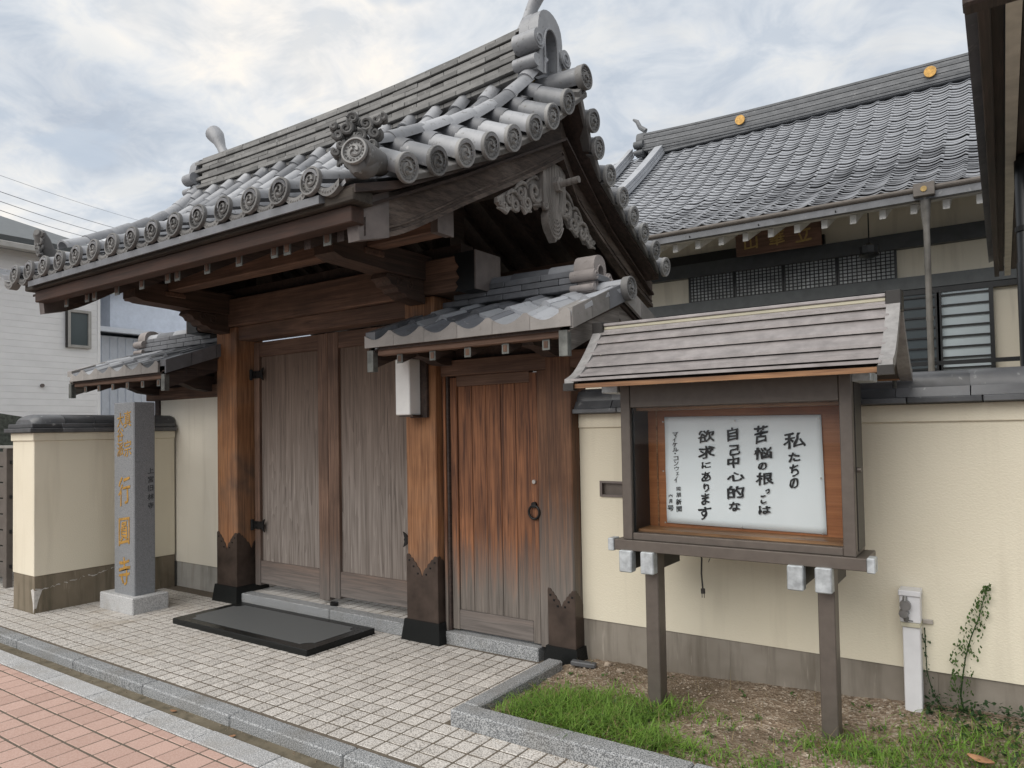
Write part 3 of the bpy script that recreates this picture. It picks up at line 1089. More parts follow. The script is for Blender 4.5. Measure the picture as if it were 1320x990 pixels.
def oni(x0, x1, y, z, s, mat, parent, face):
    """ridge-end ornament: arched plate with a raised rim and side scrolls, face = +1/-1 along x"""
    half = [(0, .50), (.065, .492), (.125, .46), (.165, .40), (.182, .32), (.178, .24), (.165, .16), (.17, .06), (.20, .02), (.205, -.03)]
    outer = [(-a, b_) for a, b_ in half[::-1]] + half[1:]
    ih = [(0, .36), (.045, .348), (.08, .31), (.098, .25), (.10, .17), (.095, .07), (.10, -.03)]
    inner = [(-a, b_) for a, b_ in ih[::-1]] + ih[1:]
    m = MB()
    m.prism([(y + s * a, z + s * b_) for a, b_ in outer], 'x', x0, (x0 + x1) / 2)
    # raised rim between outer and inner outlines
    no = len(outer)
    import bisect
    def samp(pl, t):
        ls = [0]
        for a, b_ in zip(pl, pl[1:]):
            ls.append(ls[-1] + math.hypot(b_[0] - a[0], b_[1] - a[1]))
        d = t * ls[-1]
        for i in range(len(pl) - 1):
            if d <= ls[i + 1] + 1e-9:
                u = (d - ls[i]) / (ls[i + 1] - ls[i])
                return pl[i][0] + (pl[i + 1][0] - pl[i][0]) * u, pl[i][1] + (pl[i + 1][1] - pl[i][1]) * u
        return pl[-1]
    K = 26
    xa, xb = ((x0 + x1) / 2, x1)
    for i in range(K):
        t0, t1 = i / K, (i + 1) / K
        o0, o1, i0, i1 = samp(outer, t0), samp(outer, t1), samp(inner, t0), samp(inner, t1)
        m.hexa([(xa, y + s * p[0], z + s * p[1]) for p in (o0, o1, i1, i0)] + [(xb, y + s * p[0], z + s * p[1]) for p in (o0, o1, i1, i0)])
    pth = [(x1 + .004 * face, y + s * p[0], z + s * p[1]) for p in (samp(inner, k / 30) for k in range(31))]
    m.tube(pth, .009 * s / .9, 6)
    for sg in (-1, 1):
        m.tube([(x0 - .01 * face, y + s * .20 * sg, z + s * .20), (x1 + .02 * face, y + s * .20 * sg, z + s * .20)], s * .075, 18)
        m.tube([(x0 - .01 * face, y + s * .225 * sg, z + s * .03), (x1 + .015 * face, y + s * .225 * sg, z + s * .03)], s * .048, 16)
        m.curl((x1 + .02 * face, y + s * .20 * sg, z + s * .20), (0, sg, 0), (0, 0, 1), s * .062, 1.5, .009, 0, 20, -1)
    return m.build('ridge_end_ornament', mat, parent, True, flat_angle=35)


oni(-2.76, -2.60, 4.36, 4.08, .92, 'tile', roof, 1)
oni(-6.80, -6.92, 4.36, 4.03, .80, 'tile', roof, -1)
MB().tube([(-2.86, 4.36, 4.44), (-2.80, 4.36, 4.53), (-2.745, 4.36, 4.63), (-2.66, 4.36, 4.75), (-2.56, 4.36, 4.83)], [.05, .042, .046, .056, .072], 14).build('horn_tile', 'tile', roof, True)
hl = MB().tube([(-6.50, 4.36, 4.40), (-6.57, 4.36, 4.50), (-6.615, 4.36, 4.585), (-6.66, 4.36, 4.645), (-6.71, 4.36, 4.69)], [.055, .045, .062, .082, .085], 16)
hl.build('horn_tile', 'tile', roof, True)
MB().tube([(-6.708, 4.36, 4.69), (-6.714, 4.36, 4.695)], .06, 14).build('horn_face', 'tile_dark', roof)

# timber below the roof -------------------------------------------------
dk = MB()
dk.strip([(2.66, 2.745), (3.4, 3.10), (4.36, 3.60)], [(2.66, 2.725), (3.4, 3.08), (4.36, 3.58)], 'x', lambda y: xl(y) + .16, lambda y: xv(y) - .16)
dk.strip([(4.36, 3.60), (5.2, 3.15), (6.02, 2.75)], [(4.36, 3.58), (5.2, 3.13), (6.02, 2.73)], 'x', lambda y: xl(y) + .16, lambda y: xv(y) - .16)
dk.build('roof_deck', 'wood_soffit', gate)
MB().box(-6.57, -2.82, 2.635, 2.73, 2.665, 2.757, .005).build('eave_board', 'wood_eave', gate)
MB().box(-6.66, -2.76, 2.595, 2.74, 2.76, 2.832, .006).build('tile_board', 'wood_eave_grey', gate)
MB().box(-6.80, -2.75, 5.96, 6.06, 2.66, 2.757).build('rear_eave_board', 'wood_eave', gate)
RX = [-6.246, -5.903, -5.787, -5.445, -5.095, -4.757, -4.637, -4.286, -3.942, -3.592, -3.473, -3.122]
rf_ = MB()
rf_.hexa([(-.028, 2.74, 2.612), (.028, 2.74, 2.612), (.028, 4.33, 3.475), (-.028, 4.33, 3.475), (-.028, 2.74, 2.715), (.028, 2.74, 2.715), (.028, 4.33, 3.568), (-.028, 4.33, 3.568)])
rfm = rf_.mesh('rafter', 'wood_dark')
rc = MB().box(-.031, .031, 2.732, 2.7395, 2.605, 2.72)
rcm = rc.mesh('rafter_cap', 'copper_cap')
rci = MB().box(-.019, .019, 2.729, 2.7325, 2.622, 2.703).mesh('rafter_cap_face', 'wood_frame')
for x in RX:
    r_ = link('rafter', rfm, gate, T(x, 0, 0))
    link('rafter_cap', rcm, r_, local=True)
    link('rafter_cap_face', rci, r_, local=True)
rb = MB().hexa([(-.028, 4.40, 3.495), (.028, 4.40, 3.495), (.028, 5.95, 2.66), (-.028, 5.95, 2.66), (-.028, 4.40, 3.568), (.028, 4.40, 3.568), (.028, 5.95, 2.735), (-.028, 5.95, 2.735)]).mesh('rear_rafter', 'wood_dark')
for k in range(17):
    link('rear_rafter', rb, gate, T(-6.4 + .225 * k, 0, 0))
for k in (-3.30, -3.02, -2.86):
    link('rafter', rfm, gate, T(k, 0, 0))
MB().box(-6.62, -2.86, 3.385, 3.52, 2.785, 2.93, .006).build('eave_purlin', 'wood_beam', gate)
e = MB().box(-2.862, -2.848, 3.375, 3.53, 2.775, 2.94)
e.box(-2.91, -2.862, 3.380, 3.525, 2.78, 2.935)
e.build('purlin_cap', 'cap_grey', gate)
MB().box(-6.62, -2.75, 5.15, 5.30, 2.785, 2.93).build('rear_purlin', 'wood_beam', gate)
MB().box(-6.75, -2.66, 4.27, 4.45, 3.33, 3.50).build('ridge_beam', 'wood_dark', gate)
for xc in (-5.98, -3.573):
    arm = MB()
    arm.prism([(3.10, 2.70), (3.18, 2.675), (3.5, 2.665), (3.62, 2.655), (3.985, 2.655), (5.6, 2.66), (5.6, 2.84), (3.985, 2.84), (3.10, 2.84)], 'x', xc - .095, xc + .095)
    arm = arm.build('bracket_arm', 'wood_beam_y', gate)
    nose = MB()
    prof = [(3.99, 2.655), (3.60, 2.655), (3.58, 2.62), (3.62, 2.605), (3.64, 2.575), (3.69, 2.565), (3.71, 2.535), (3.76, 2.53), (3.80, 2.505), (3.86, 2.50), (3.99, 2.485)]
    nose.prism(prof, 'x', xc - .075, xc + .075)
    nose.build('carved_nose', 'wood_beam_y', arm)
    for sx in (-1, 1):
        cv = MB()
        xx = xc + sx * .077
        cv.curl((xx, 3.72, 2.61), (0, 1, 0), (0, 0, 1), .032, 1.5, .006, 0)
        cv.curl((xx, 3.82, 2.60), (0, 1, 0), (0, 0, 1), .04, 1.4, .006, 2, 22, -1)
        cv.tube([(xx, 3.62, 2.63), (xx, 3.68, 2.645), (xx, 3.78, 2.64), (xx, 3.90, 2.645)], .005, 5)
        cv.build('carved_scroll', 'wood_beam_y', arm, True)
    MB().box(xc - .11, xc + .11, 3.36, 3.545, 2.74, 2.785, .008).build('bearing_block', 'wood_beam', gate)
    MB().box(xc - .09, xc + .09, 4.27, 4.45, 2.84, 3.33).build('king_strut', 'wood_dark', gate)
MB().prism([(3.56, 2.80), (5.1, 2.80), (5.1, 3.08), (4.36, 3.48), (3.56, 3.06)], 'x', -6.36, -6.32).build('gable_panel', 'wood_dark', gate)
MB().box(-6.3, -3.2, 4.05, 4.19, 2.802, 2.90).build('upper_tie', 'wood_dark', gate)

# bargeboards
BT = smooth_tab([(2.70, 2.80), (3.0, 2.93), (3.48, 3.165), (3.95, 3.43), (4.36, 3.74)], 32)
BB = smooth_tab([(2.72, 2.595), (3.0, 2.675), (3.48, 2.945), (3.95, 3.20), (4.36, 3.45)], 32)
CT = smooth_tab([(4.36, 3.74), (4.7, 3.50), (5.1, 3.28), (5.6, 3.05), (6.10, 2.86)], 32)
CB = smooth_tab([(4.36, 3.45), (4.7, 3.24), (5.1, 3.03), (5.6, 2.80), (6.06, 2.63)], 32)
for sg in (1, -1):
    def hx(y, o):
        x = xv(y) - .205 + o
        return x if sg > 0 else -9.50 - x
    for top, bot in ((BT, BB), (CT, CB)):
        bd = MB().strip(top, bot, 'x', lambda y: hx(y, -.055), lambda y: hx(y, 0)).build('bargeboard', 'wood_barge', gate)
        # moulding lines along the lower edge
        mo = MB()
        for off, h, p in ((.0, .028, .016), (.05, .012, .010)):
            t2 = [(y, z + off + h) for y, z in bot]; b2 = [(y, z + off) for y, z in bot]
            mo.strip(t2, b2, 'x', lambda y: hx(y, -.001), lambda y: hx(y, p))
        mo.build('moulding', 'wood_barge', bd)
    cp = MB()
    cp.strip([(2.688, 2.803), (2.90, 2.893)], [(2.71, 2.583), (2.90, 2.632)], 'x', lambda y: hx(y, -.062), lambda y: hx(y, .022))
    cp.build('bargeboard_cap', 'cap_grey', gate)
# verge soffit strip under the tiles
MB().strip([(y, z - .055) for y, z in [(2.6, 2.90)] + VF + [(4.36, 3.92)]], [(y, z - .10) for y, z in [(2.6, 2.90)] + VF + [(4.36, 3.92)]], 'x', lambda y: xv(y) - .42, lambda y: xv(y) - .07).build('verge_board', 'wood_dark', gate)
MB().strip([(y, z - .055) for y, z in [(4.36, 3.92)] + VB], [(y, z - .10) for y, z in [(4.36, 3.92)] + VB], 'x', lambda y: xv(y) - .42, lambda y: xv(y) - .07).build('verge_board', 'wood_dark', gate)

# gable pendant
gx = -2.60
gy = 4.32
gg = MB()
half = [(0, 2.86), (.035, 2.895), (.075, 2.935), (.10, 2.985), (.105, 3.04), (.085, 3.075), (.10, 3.10), (.13, 3.09), (.15, 3.12), (.155, 3.20), (.15, 3.30), (.155, 3.42)]
poly = [(gy - a, z) for a, z in half[::-1]] + [(gy + a, z) for a, z in half[1:]]
gg.prism(poly, 'x', gx - .02, gx + .035)
ridge_l = [(gy, 3.40), (gy, 3.1), (gy, 2.9)]
for k in range(5):
    for sg in (-1, 1):
        a = [(gx + .038, gy + sg * (.012 + .022 * i * (1 - .08 * k)), 2.885 + .028 * k + .006 * i * i) for i in range(5)]
        gg.tube(a, .008, 5)
for k in range(-3, 4):
    gg.tube([(gx + .036, gy + k * .036, 3.40 - abs(k) * .01), (gx + .036, gy + k * .034, 3.15 + .01 * abs(k)), (gx + .036, gy + k * .018, 3.02)], .007, 5)
for sg in (-1, 1):
    gg.curl((gx + .03, gy + sg * .125, 3.095), (0, sg, 0), (0, 0, 1), .032, 1.3, .012, 2.5)
pend = gg.build('gable_pendant', 'wood_carving', gate, True, flat_angle=35)
pg = MB()
pg.tube([(gx + .03, gy + .02, 3.27), (gx + .075, gy + .02, 3.27)], .055, 6)
pg.tube([(gx + .07, gy + .02, 3.27), (gx + .22, gy + .02, 3.275)], .024, 12)
pg.build('pendant_peg', 'wood_carving', pend, True)
for sg in (-1, 1):
    wg = MB()

    def W(u, h):
        return (gx + .0, gy + sg * u, h)
    # back plate with a scalloped lower edge, scrolls laid on it
    top_ = [(.10 + .06 * i, 3.335 - .0345 * i) for i in range(10)]
    low_ = [(.10, 3.12), (.16, 3.06), (.22, 3.10), (.28, 3.03), (.34, 3.04), (.40, 2.985), (.46, 3.01), (.52, 2.96), (.58, 2.965), (.64, 2.99)]
    wg.strip([(gy + sg * a, b_) for a, b_ in top_], [(gy + sg * a, b_) for a, b_ in low_], 'x', gx - .035, gx - .010)
    for (u, h, r, fl, st) in ((.215, 3.165, .078, 1, 2.6), (.315, 3.065, .058, -1, .5), (.385, 3.115, .052, 1, 2.2), (.455, 3.02, .045, -1, .3), (.52, 3.04, .034, 1, 2), (.575, 2.985, .030, -1, .3), (.63, 2.985, .02, 1, 0)):
        wg.curl(W(u, h), (0, sg, 0), (0, 0, 1), r, 1.45, r * .21 + .004, st, 26, fl)
    for (a, b_, c) in (((.16, 3.27), (.25, 3.26), (.33, 3.19)), ((.30, 3.17), (.37, 3.19), (.46, 3.12)), ((.42, 3.09), (.49, 3.10), (.56, 3.05)), ((.14, 3.20), (.15, 3.09), (.24, 3.07)), ((.26, 3.02), (.34, 2.995), (.40, 3.03)), ((.50, 2.985), (.56, 2.945), (.66, 2.95))):
        pp_ = [W(*a), W((a[0] + b_[0]) / 2, (a[1] + b_[1]) / 2 + .012), W(*b_), W((c[0] + b_[0]) / 2, (c[1] + b_[1]) / 2 + .006), W(*c)]
        wg.tube(pp_, [.008, .014, .016, .013, .006], 7)
    wg.build('pendant_wing', 'wood_carving', pend, True)

# doors -------------------------------------------------------------------
for k, (x0, x1, sl, sr) in enumerate(((-5.79, -4.777, .075, .125), (-4.773, -3.76, .13, .075))):
    dr = MB().box(x0 + sl, x1 - sr, 4.195, 4.215, .36, 2.28).build('door_panel', 'wood_panel', gate)
    MB().box(x0, x0 + sl, 4.165, 4.235, .145, 2.402, .004).build('stile', 'wood_frame', dr)
    MB().box(x1 - sr, x1, 4.165, 4.235, .115 if k == 0 else .115, 2.402, .004).build('stile', 'wood_frame', dr)
    MB().box(x0 + sl + .001, x1 - sr - .001, 4.17, 4.23, 2.265, 2.40, .004).build('rail', 'wood_frame_x', dr)
    MB().box(x0 + sl + .001, x1 - sr - .001, 4.17, 4.23, .165, .372, .004).build('rail', 'wood_frame_x', dr)
    for z in (2.10, .70):
        hx0 = x0 - .02 if k == 0 else x1 + .02
        sg = 1 if k == 0 else -1
        h = MB()
        L_ = .17
        prof = [(0, -.035), (.11, -.035), (.12, -.02), (.135, -.04), (.17, -.06), (.155, -.015), (.16, 0), (.155, .015), (.17, .06), (.135, .04), (.12, .02), (.11, .035), (0, .035)]
        h.prism([(hx0 + sg * a, z + b_) for a, b_ in prof], 'y', 4.155, 4.166)
        for q_ in (-.02, .02):
            h.tube([(hx0 + sg * .05, 4.157, z + q_), (hx0 + sg * .05, 4.148, z + q_)], .008, 8)
        h.tube([(hx0 + sg * .0, 4.15, z - .05), (hx0 + sg * .0, 4.15, z + .05)], .016, 8)
        h.build('hinge', 'iron', dr)
MB().tube([(-4.70, 4.15, .085), (-4.70, 4.15, .115)], .035, 10).build('door_stop', 'iron', gate)
th = MB().box(-5.80, -4.62, 4.02, 4.133, -.03, .093, .006).build('threshold_stone', 'granite', gate)
MB().box(-4.615, -3.75, 4.02, 4.133, -.03, .094, .006).build('threshold_stone', 'granite', gate)

# ================================================================== SIDE ROOFS
SX = .272


def s_tile(flange=False, depth=.27, n=12):
    """S-shaped pan tile; local x across, y up the slope"""
    m = MB()

    def pz(u):
        return -.034 * math.sin(PI * u / .74) if u < .74 else .022 * math.sin(PI * (u - .74) / .26)
    top = [(SX * k / n, pz(k / n)) for k in range(n + 1)]
    low = [(x, z - .026) for x, z in top]
    for i in range(n):
        m.hexa([(top[i][0], 0, low[i][1]), (top[i + 1][0], 0, low[i + 1][1]), (top[i + 1][0], depth, low[i + 1][1]), (top[i][0], depth, low[i][1]),
                (top[i][0], 0, top[i][1]), (top[i + 1][0], 0, top[i + 1][1]), (top[i + 1][0], depth, top[i + 1][1]), (top[i][0], depth, top[i][1])])
    return m


def s_face(n=12):
    def pz(u):
        return -.034 * math.sin(PI * u / .74) if u < .74 else .022 * math.sin(PI * (u - .74) / .26)
    m = MB()
    t = [(SX * k / n + (.0012 if k == 0 else -.0012 if k == n else 0), pz(k / n) + .002) for k in range(n + 1)]
    lo = [(x, -.082) for x, _ in t]
    m.strip(t, lo, 'y', -.014, .004)
    return m


def clean(m):
    bm = bmesh.new(); me = D.meshes.new('t'); me.from_pydata(m.v, [], m.f); bm.from_mesh(me)
    bmesh.ops.remove_doubles(bm, verts=bm.verts, dist=1e-5)
    seen = {}
    for f_ in bm.faces:
        seen.setdefault(tuple(sorted(v_.index for v_ in f_.verts)), []).append(f_)
    dup = [f_ for l_ in seen.values() if len(l_) > 1 for f_ in l_]
    bmesh.ops.delete(bm, geom=dup, context='FACES_ONLY')
    m.v = [tuple(v_.co) for v_ in bm.verts]
    bm.verts.index_update()
    m.f = [tuple(v_.index for v_ in f_.verts) for f_ in bm.faces]
    bm.free(); D.meshes.remove(me)
    return m


s_me = clean(s_tile()).mesh('side_tile', 'tile_side', True)
sf_me = clean(s_face()).mesh('eave_face_tile', 'tile_side_face')


def side_roof(root, x0, x1, ye, ze, yr, zr, cols, dark_side, left):
    """small gable roof with S tiles; ze, zr: tile surface heights at eave and ridge"""
    sl = math.atan2(zr - ze, yr - ye)
    R_ = MB()
    R_.strip([(ye + .02, ze - .075), (yr, zr - .06), (2 * yr - ye - .02, ze - .075)], [(ye + .02, ze - .10), (yr, zr - .12), (2 * yr - ye - .02, ze - .10)], 'x', x0 + .04, x1 - .04)
    R_ = R_.build('roof', 'wood_soffit', root)
    ln = math.hypot(zr - ze, yr - ye)
    rows = 3
    stp = (ln - .05) / rows
    sx0 = x0 + (x1 - x0 - cols * SX) / 2
    for c in range(cols):
        for r in range(rows):
            d = r * stp
            link('side_tile', s_me, R_, T(sx0 + SX * c, ye + d * math.cos(sl), ze + d * math.sin(sl) + .024 * (r > 0), sl - .05 * (r > 0) + random.gauss(0, .016), random.gauss(0, .02), random.gauss(0, .016), s=(1, (stp + .03) / .27, 1)))
            yb = 2 * yr - ye - d * math.cos(sl)
            link('side_tile', s_me, R_, T(sx0 + SX * (c + 1), yb, ze + d * math.sin(sl) + .012 * (r > 0), sl, 0, PI, s=(1, (stp + .03) / .27, 1)))
        link('eave_face_tile', sf_me, R_, T(sx0 + SX * c, ye, ze))
    # timber edge, rafters
    MB().box(x0 + .09, x1 - .09, ye + .035, ye + .10, ze - .135, ze - .084, .003).build('eave_board', 'wood_frame_x', root)
    nr = int((x1 - x0) / .30)
    rfm_ = MB().hexa([(-.022, ye + .06, ze - .195), (.022, ye + .06, ze - .195), (.022, yr, zr - .20), (-.022, yr, zr - .20), (-.022, ye + .06, ze - .137), (.022, ye + .06, ze - .137), (.022, yr, zr - .125), (-.022, yr, zr - .125)]).mesh('rafter', 'wood_dark')
    rfc = MB().box(-.025, .025, ye + .052, ye + .058, ze - .198, ze - .134).mesh('rafter_cap', 'copper_cap')
    rff = MB().box(-.014, .014, ye + .049, ye + .053, ze - .186, ze - .146).mesh('rafter_cap_face', 'wood_frame')
    for k in range(nr):
        x = x0 + .28 + (x1 - x0 - .50) * k / (nr - 1)
        r_ = link('rafter', rfm_, root, T(x, 0, 0))
        link('rafter_cap', rfc, r_, local=True); link('rafter_cap_face', rff, r_, local=True)
    # bargeboards
    for sg, xe in ((1, x1 - .06), (-1, x0 + .06)):
        for bsg in (1, -1):
            yy = [ye + .03, yr] if bsg > 0 else [yr, 2 * yr - ye - .03]
            zt = [ze - .10, zr - .075] if bsg > 0 else [zr - .075, ze - .10]
            bd = MB().strip([(yy[0], zt[0]), (yy[1], zt[1])], [(yy[0], zt[0] - .125), (yy[1], zt[1] - .15)], 'x', xe - .045, xe).build('bargeboard', 'wood_dark' if sg == dark_side else 'wood_grey', root)  # dark_side: dark wood, with the shade on that gable put into its colour
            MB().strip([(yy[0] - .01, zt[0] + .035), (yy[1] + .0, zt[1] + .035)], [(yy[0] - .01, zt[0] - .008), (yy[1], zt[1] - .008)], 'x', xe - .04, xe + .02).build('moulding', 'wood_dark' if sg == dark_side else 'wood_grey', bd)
        MB().box(xe - .05, xe + .006, ye + .015, ye + .06, ze - .245, ze - .098).build('bargeboard_cap', 'copper_cap', root)
    # verge slabs
    for sg, xe in ((1, x1), (-1, x0)):
        for r in range(3):
            for bsg in (1, -1):
                d0, d1 = ln * r / 3 + .003, ln * (r + 1) / 3 - .003
                ya, yb = (ye + d0 * math.cos(sl), ye + d1 * math.cos(sl))
                za, zb_ = ze + d0 * math.sin(sl), ze + d1 * math.sin(sl)
                if bsg < 0:
                    ya, yb = 2 * yr - ya, 2 * yr - yb
                xi, xo = (xe - .10, xe - .01) if sg > 0 else (xe + .01, xe + .10)
                m = MB()
                m.hexa([(xi, ya, za - .03), (xo, ya, za - .03), (xo, yb, zb_ - .03), (xi, yb, zb_ - .03), (xi, ya, za + .025), (xo, ya, za + .025), (xo, yb, zb_ + .025), (xi, yb, zb_ + .025)])
                xo2 = xo - .018 * sg
                m.hexa([(xo2, ya, za - .095), (xo + .002 * sg, ya, za - .095), (xo + .002 * sg, yb, zb_ - .095), (xo2, yb, zb_ - .095), (xo2, ya, za - .029), (xo + .002 * sg, ya, za - .029), (xo + .002 * sg, yb, zb_ - .029), (xo2, yb, zb_ - .029)])
                m.build('verge_tile', 'tile_side_face' if (r + (bsg > 0)) % 3 and sg != dark_side else 'tile_dark', R_)  # dark_side slabs all in the darker tile, shade painted in by material
    # ridge
    xa, xb = (x0 + .30, x1 - .30)
    for c in range(3):
        me = MB().box(-.148, .148, -.10 + .012 * c, .10 - .012 * c, .002, .044, .005).mesh('ridge_tile', 'tile_dark')
        k = 0; x = xa + (.15 if c % 2 else .0)
        while x < xb:
            link('ridge_tile', me, R_, T(x, yr, zr + .0 + .047 * c))
            x += .30
    cm = half_tube(.33, .068, .062, 10)
    cm = cm.mesh('ridge_cap', 'tile_side', True)
    x = xa - .12
    while x < xb + .02:
        link('ridge_cap', cm, R_, T(x, yr, zr + .128, 0, 0, -PI / 2))
        x += .31
    return R_, sl


side = thing('side_gate', 'narrow brown plank side door under a small tiled roof, right of the main gate', 'gate', (-2.97, 4.12, 0))
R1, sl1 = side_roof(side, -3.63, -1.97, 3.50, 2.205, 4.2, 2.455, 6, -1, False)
oni(-2.31, -2.16, 4.2, 2.445, .48, 'tile_pink', R1, 1)
m = half_tube(.34, .062, .058, 12); m.xform(T(-1.945, 4.2, 2.44, 0, .03, PI / 2)); m.build('peak_tile', 'tile_side', R1, True)
link('crest_disc', crest(.078, .04), R1, T(-1.94, 4.2, 2.437, 0, 0, PI / 2))
pillar(side, -2.512, -2.315, 4.05, 4.26, .115, 2.05, 'wood_right_post', .49, .11, .125, .04)
MB().box(-3.42, -2.17, 4.055, 4.20, 1.945, 2.06, .005).build('lintel', 'wood_frame_x', side)
MB().box(-3.424, -3.368, 4.075, 4.2, .09, 1.944, .003).build('jamb', 'wood_dark', side)
MB().box(-3.406, -3.385, 4.062, 4.076, .09, 1.943).build('jamb_bead', 'wood_door', side)
MB().box(-2.60, -2.513, 4.085, 4.2, .09, 1.944, .003).build('jamb', 'wood_right_post', side)
dr = MB().box(-3.365, -3.305, 4.095, 4.15, .10, 1.935, .004).build('door_stile', 'wood_door', side)
MB().box(-2.665, -2.605, 4.095, 4.15, .10, 1.935, .004).build('door_stile', 'wood_door', side)
MB().box(-3.304, -2.666, 4.097, 4.148, 1.868, 1.9445, .003).build('door_rail', 'wood_frame_x', side)
MB().box(-3.304, -2.666, 4.097, 4.148, .105, .245, .004).build('door_rail', 'wood_frame_x', side)
for k in range(5):
    w_ = .638 / 5
    MB().box(-3.304 + w_ * k + .0015, -3.304 + w_ * (k + 1) - .0015, 4.110 + .0015 * (k % 2), 4.135, .244, 1.869, .003).build('plank', 'wood_door', side)
ring = MB()
ring.tube([(-2.635 + .042 * math.sin(t * 2 * PI / 20), 4.082, .985 + .045 * math.cos(t * 2 * PI / 20)) for t in range(21)], .0085, 8)
ring.tube([(-2.635, 4.096, 1.035), (-2.635, 4.075, 1.035)], .02, 10)
ring.build('ring_handle', 'iron', side, True)
MB().tube([(-2.635, 4.096, 1.19), (-2.635, 4.082, 1.19)], .014, 12).build('lock', 'steel', side, True)
MB().box(-3.40, -2.60, 4.045, 4.2, -.04, .088, .006).build('sill_stone', 'granite', side)
for xc in (-3.36, -2.42):
    MB().prism([(3.68, 2.10), (3.70, 2.065), (3.82, 2.055), (3.95, 2.02), (4.3, 2.02), (4.3, 2.12), (3.68, 2.12)], 'x', xc - .05, xc + .05).build('bracket_arm', 'wood_dark', side)
MB().box(-3.45, -2.10, 3.70, 3.80, 2.10, 2.17, .004).build('eave_purlin', 'wood_frame_x', side)
MB().box(-3.40, -2.15, 4.10, 4.20, 2.06, 2.26).build('upper_panel', 'wood_dark', side)

lroof = thing('roofed_side_wall', 'white plaster wall bay under a small tiled roof, left of the main gate', 'wall', (-6.75, 4.2, 0))
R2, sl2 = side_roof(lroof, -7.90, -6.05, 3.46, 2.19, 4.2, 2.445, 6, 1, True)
oni(-7.60, -7.74, 4.2, 2.43, .50, 'tile_pink', R2, -1)
MB().box(-7.36, -6.13, 4.15, 4.30, .252, 1.915).build('plaster_panel', 'plaster_white', lroof)
MB().box(-7.36, -6.13, 4.16, 4.31, -.05, .25).build('concrete_base', 'concrete_pale', lroof)
p_ = MB().box(-7.445, -7.362, 4.13, 4.27, .12, 2.10, .005).build('post', 'wood_dark', lroof)
MB().hexa([(-7.48, 4.09, -.03), (-7.33, 4.09, -.03), (-7.33, 4.3, -.03), (-7.48, 4.3, -.03), (-7.465, 4.105, .125), (-7.345, 4.105, .125), (-7.345, 4.29, .125), (-7.465, 4.29, .125)]).build('base_stone', 'black_granite', p_)
MB().box(-7.60, -6.13, 4.12, 4.26, 1.917, 2.04, .005).build('lintel', 'wood_beam', lroof)
for xc in (-7.40, -6.45):
    MB().prism([(3.66, 2.08), (3.68, 2.05), (3.82, 2.04), (3.95, 1.99), (4.12, 1.97), (4.3, 2.02), (4.3, 2.12), (3.66, 2.12)], 'x', xc - .06, xc + .06).build('bracket_arm', 'wood_dark', lroof)
MB().box(-7.70, -6.1, 3.68, 3.79, 2.085, 2.155, .004).build('eave_purlin', 'wood_dark', lroof)
MB().box(-7.4, -6.1, 4.15, 4.22, 2.04, 2.25).build('upper_panel', 'wood_dark', lroof)

# ================================================================== BOUNDARY WALL (right)
wall = thing('boundary_wall', 'long cream plaster wall with grey tile coping and concrete footing behind the notice board', 'wall', (-.4, 4.28, 0))
wb = MB()
# body with the letter slot left open
for (xa, xb, za, zb_) in ((-2.312, -2.155, .305, 1.548), (-1.99, 2.6, .305, 1.548), (-2.155, -1.99, .305, 1.115), (-2.155, -1.99, 1.195, 1.548)):
    wb.add([(xa, 4.15, za), (xb, 4.15, za), (xb, 4.15, zb_), (xa, 4.15, zb_)], [(0, 1, 2, 3)])
wb.box(-2.312, 2.6, 4.20, 4.40, .305, 1.60)
wb.build('plaster_face', 'plaster', wall, fix=False)
fr_ = MB()
for (xa, xb, za, zb_) in ((-2.165, -1.98, 1.105, 1.118), (-2.165, -1.98, 1.192, 1.205), (-2.165, -2.148, 1.118, 1.192), (-1.997, -1.98, 1.118, 1.192)):
    fr_.box(xa, xb, 4.138, 4.20, za, zb_)
slot = fr_.build('letter_slot', 'cap_grey', wall)
MB().box(-2.148, -1.997, 4.165, 4.18, 1.118, 1.192).build('slot_flap', 'frame_metal', slot)
MB().box(-2.313, 2.6, 4.137, 4.41, 1.5485, 1.64, .004).build('plaster_band', 'plaster', wall)
for xa in (-2.314, -1.35, -.31, .62, 1.55):
    MB().box(xa + .0004, xa + {-2.314: .9636, -1.35: 1.0396, -.31: .9296, .62: .9296, 1.55: 1.05}[xa], 4.158 + .0015 * (xa > -.5), 4.41, -.12, .303).build('footing', 'concrete', wall)
c1 = MB().box(-.158, .158, 4.065, 4.485, 1.642, 1.672, .004).mesh('coping_tile_lower', 'tile_wallcap')
c2 = MB().hexa([(-.158, 4.085, 1.674), (.158, 4.085, 1.674), (.158, 4.465, 1.674), (-.158, 4.465, 1.674), (-.158, 4.115, 1.722), (.158, 4.115, 1.722), (.158, 4.435, 1.722), (-.158, 4.435, 1.722)]).mesh('coping_tile_middle', 'tile_wallcap')
c3 = MB().prism([(4.125, 1.722), (4.128, 1.752), (4.15, 1.785), (4.20, 1.805), (4.275, 1.812), (4.35, 1.805), (4.40, 1.785), (4.422, 1.752), (4.425, 1.722)], 'x', -.158, .158).mesh('coping_tile_top', 'tile_wallcap', True, flat_angle=40)
for i in range(16):
    x = -2.2 + .32 * i
    link('coping_tile', c1, wall, T(x + .04, 0, 0))
    link('coping_tile', c2, wall, T(x - .11 + .1, 0, 0, 0, random.gauss(0, .002)))
    link('coping_tile', c3, wall, T(x - .02, random.gauss(0, .002), random.gauss(0, .0015), 0, random.gauss(0, .004)))

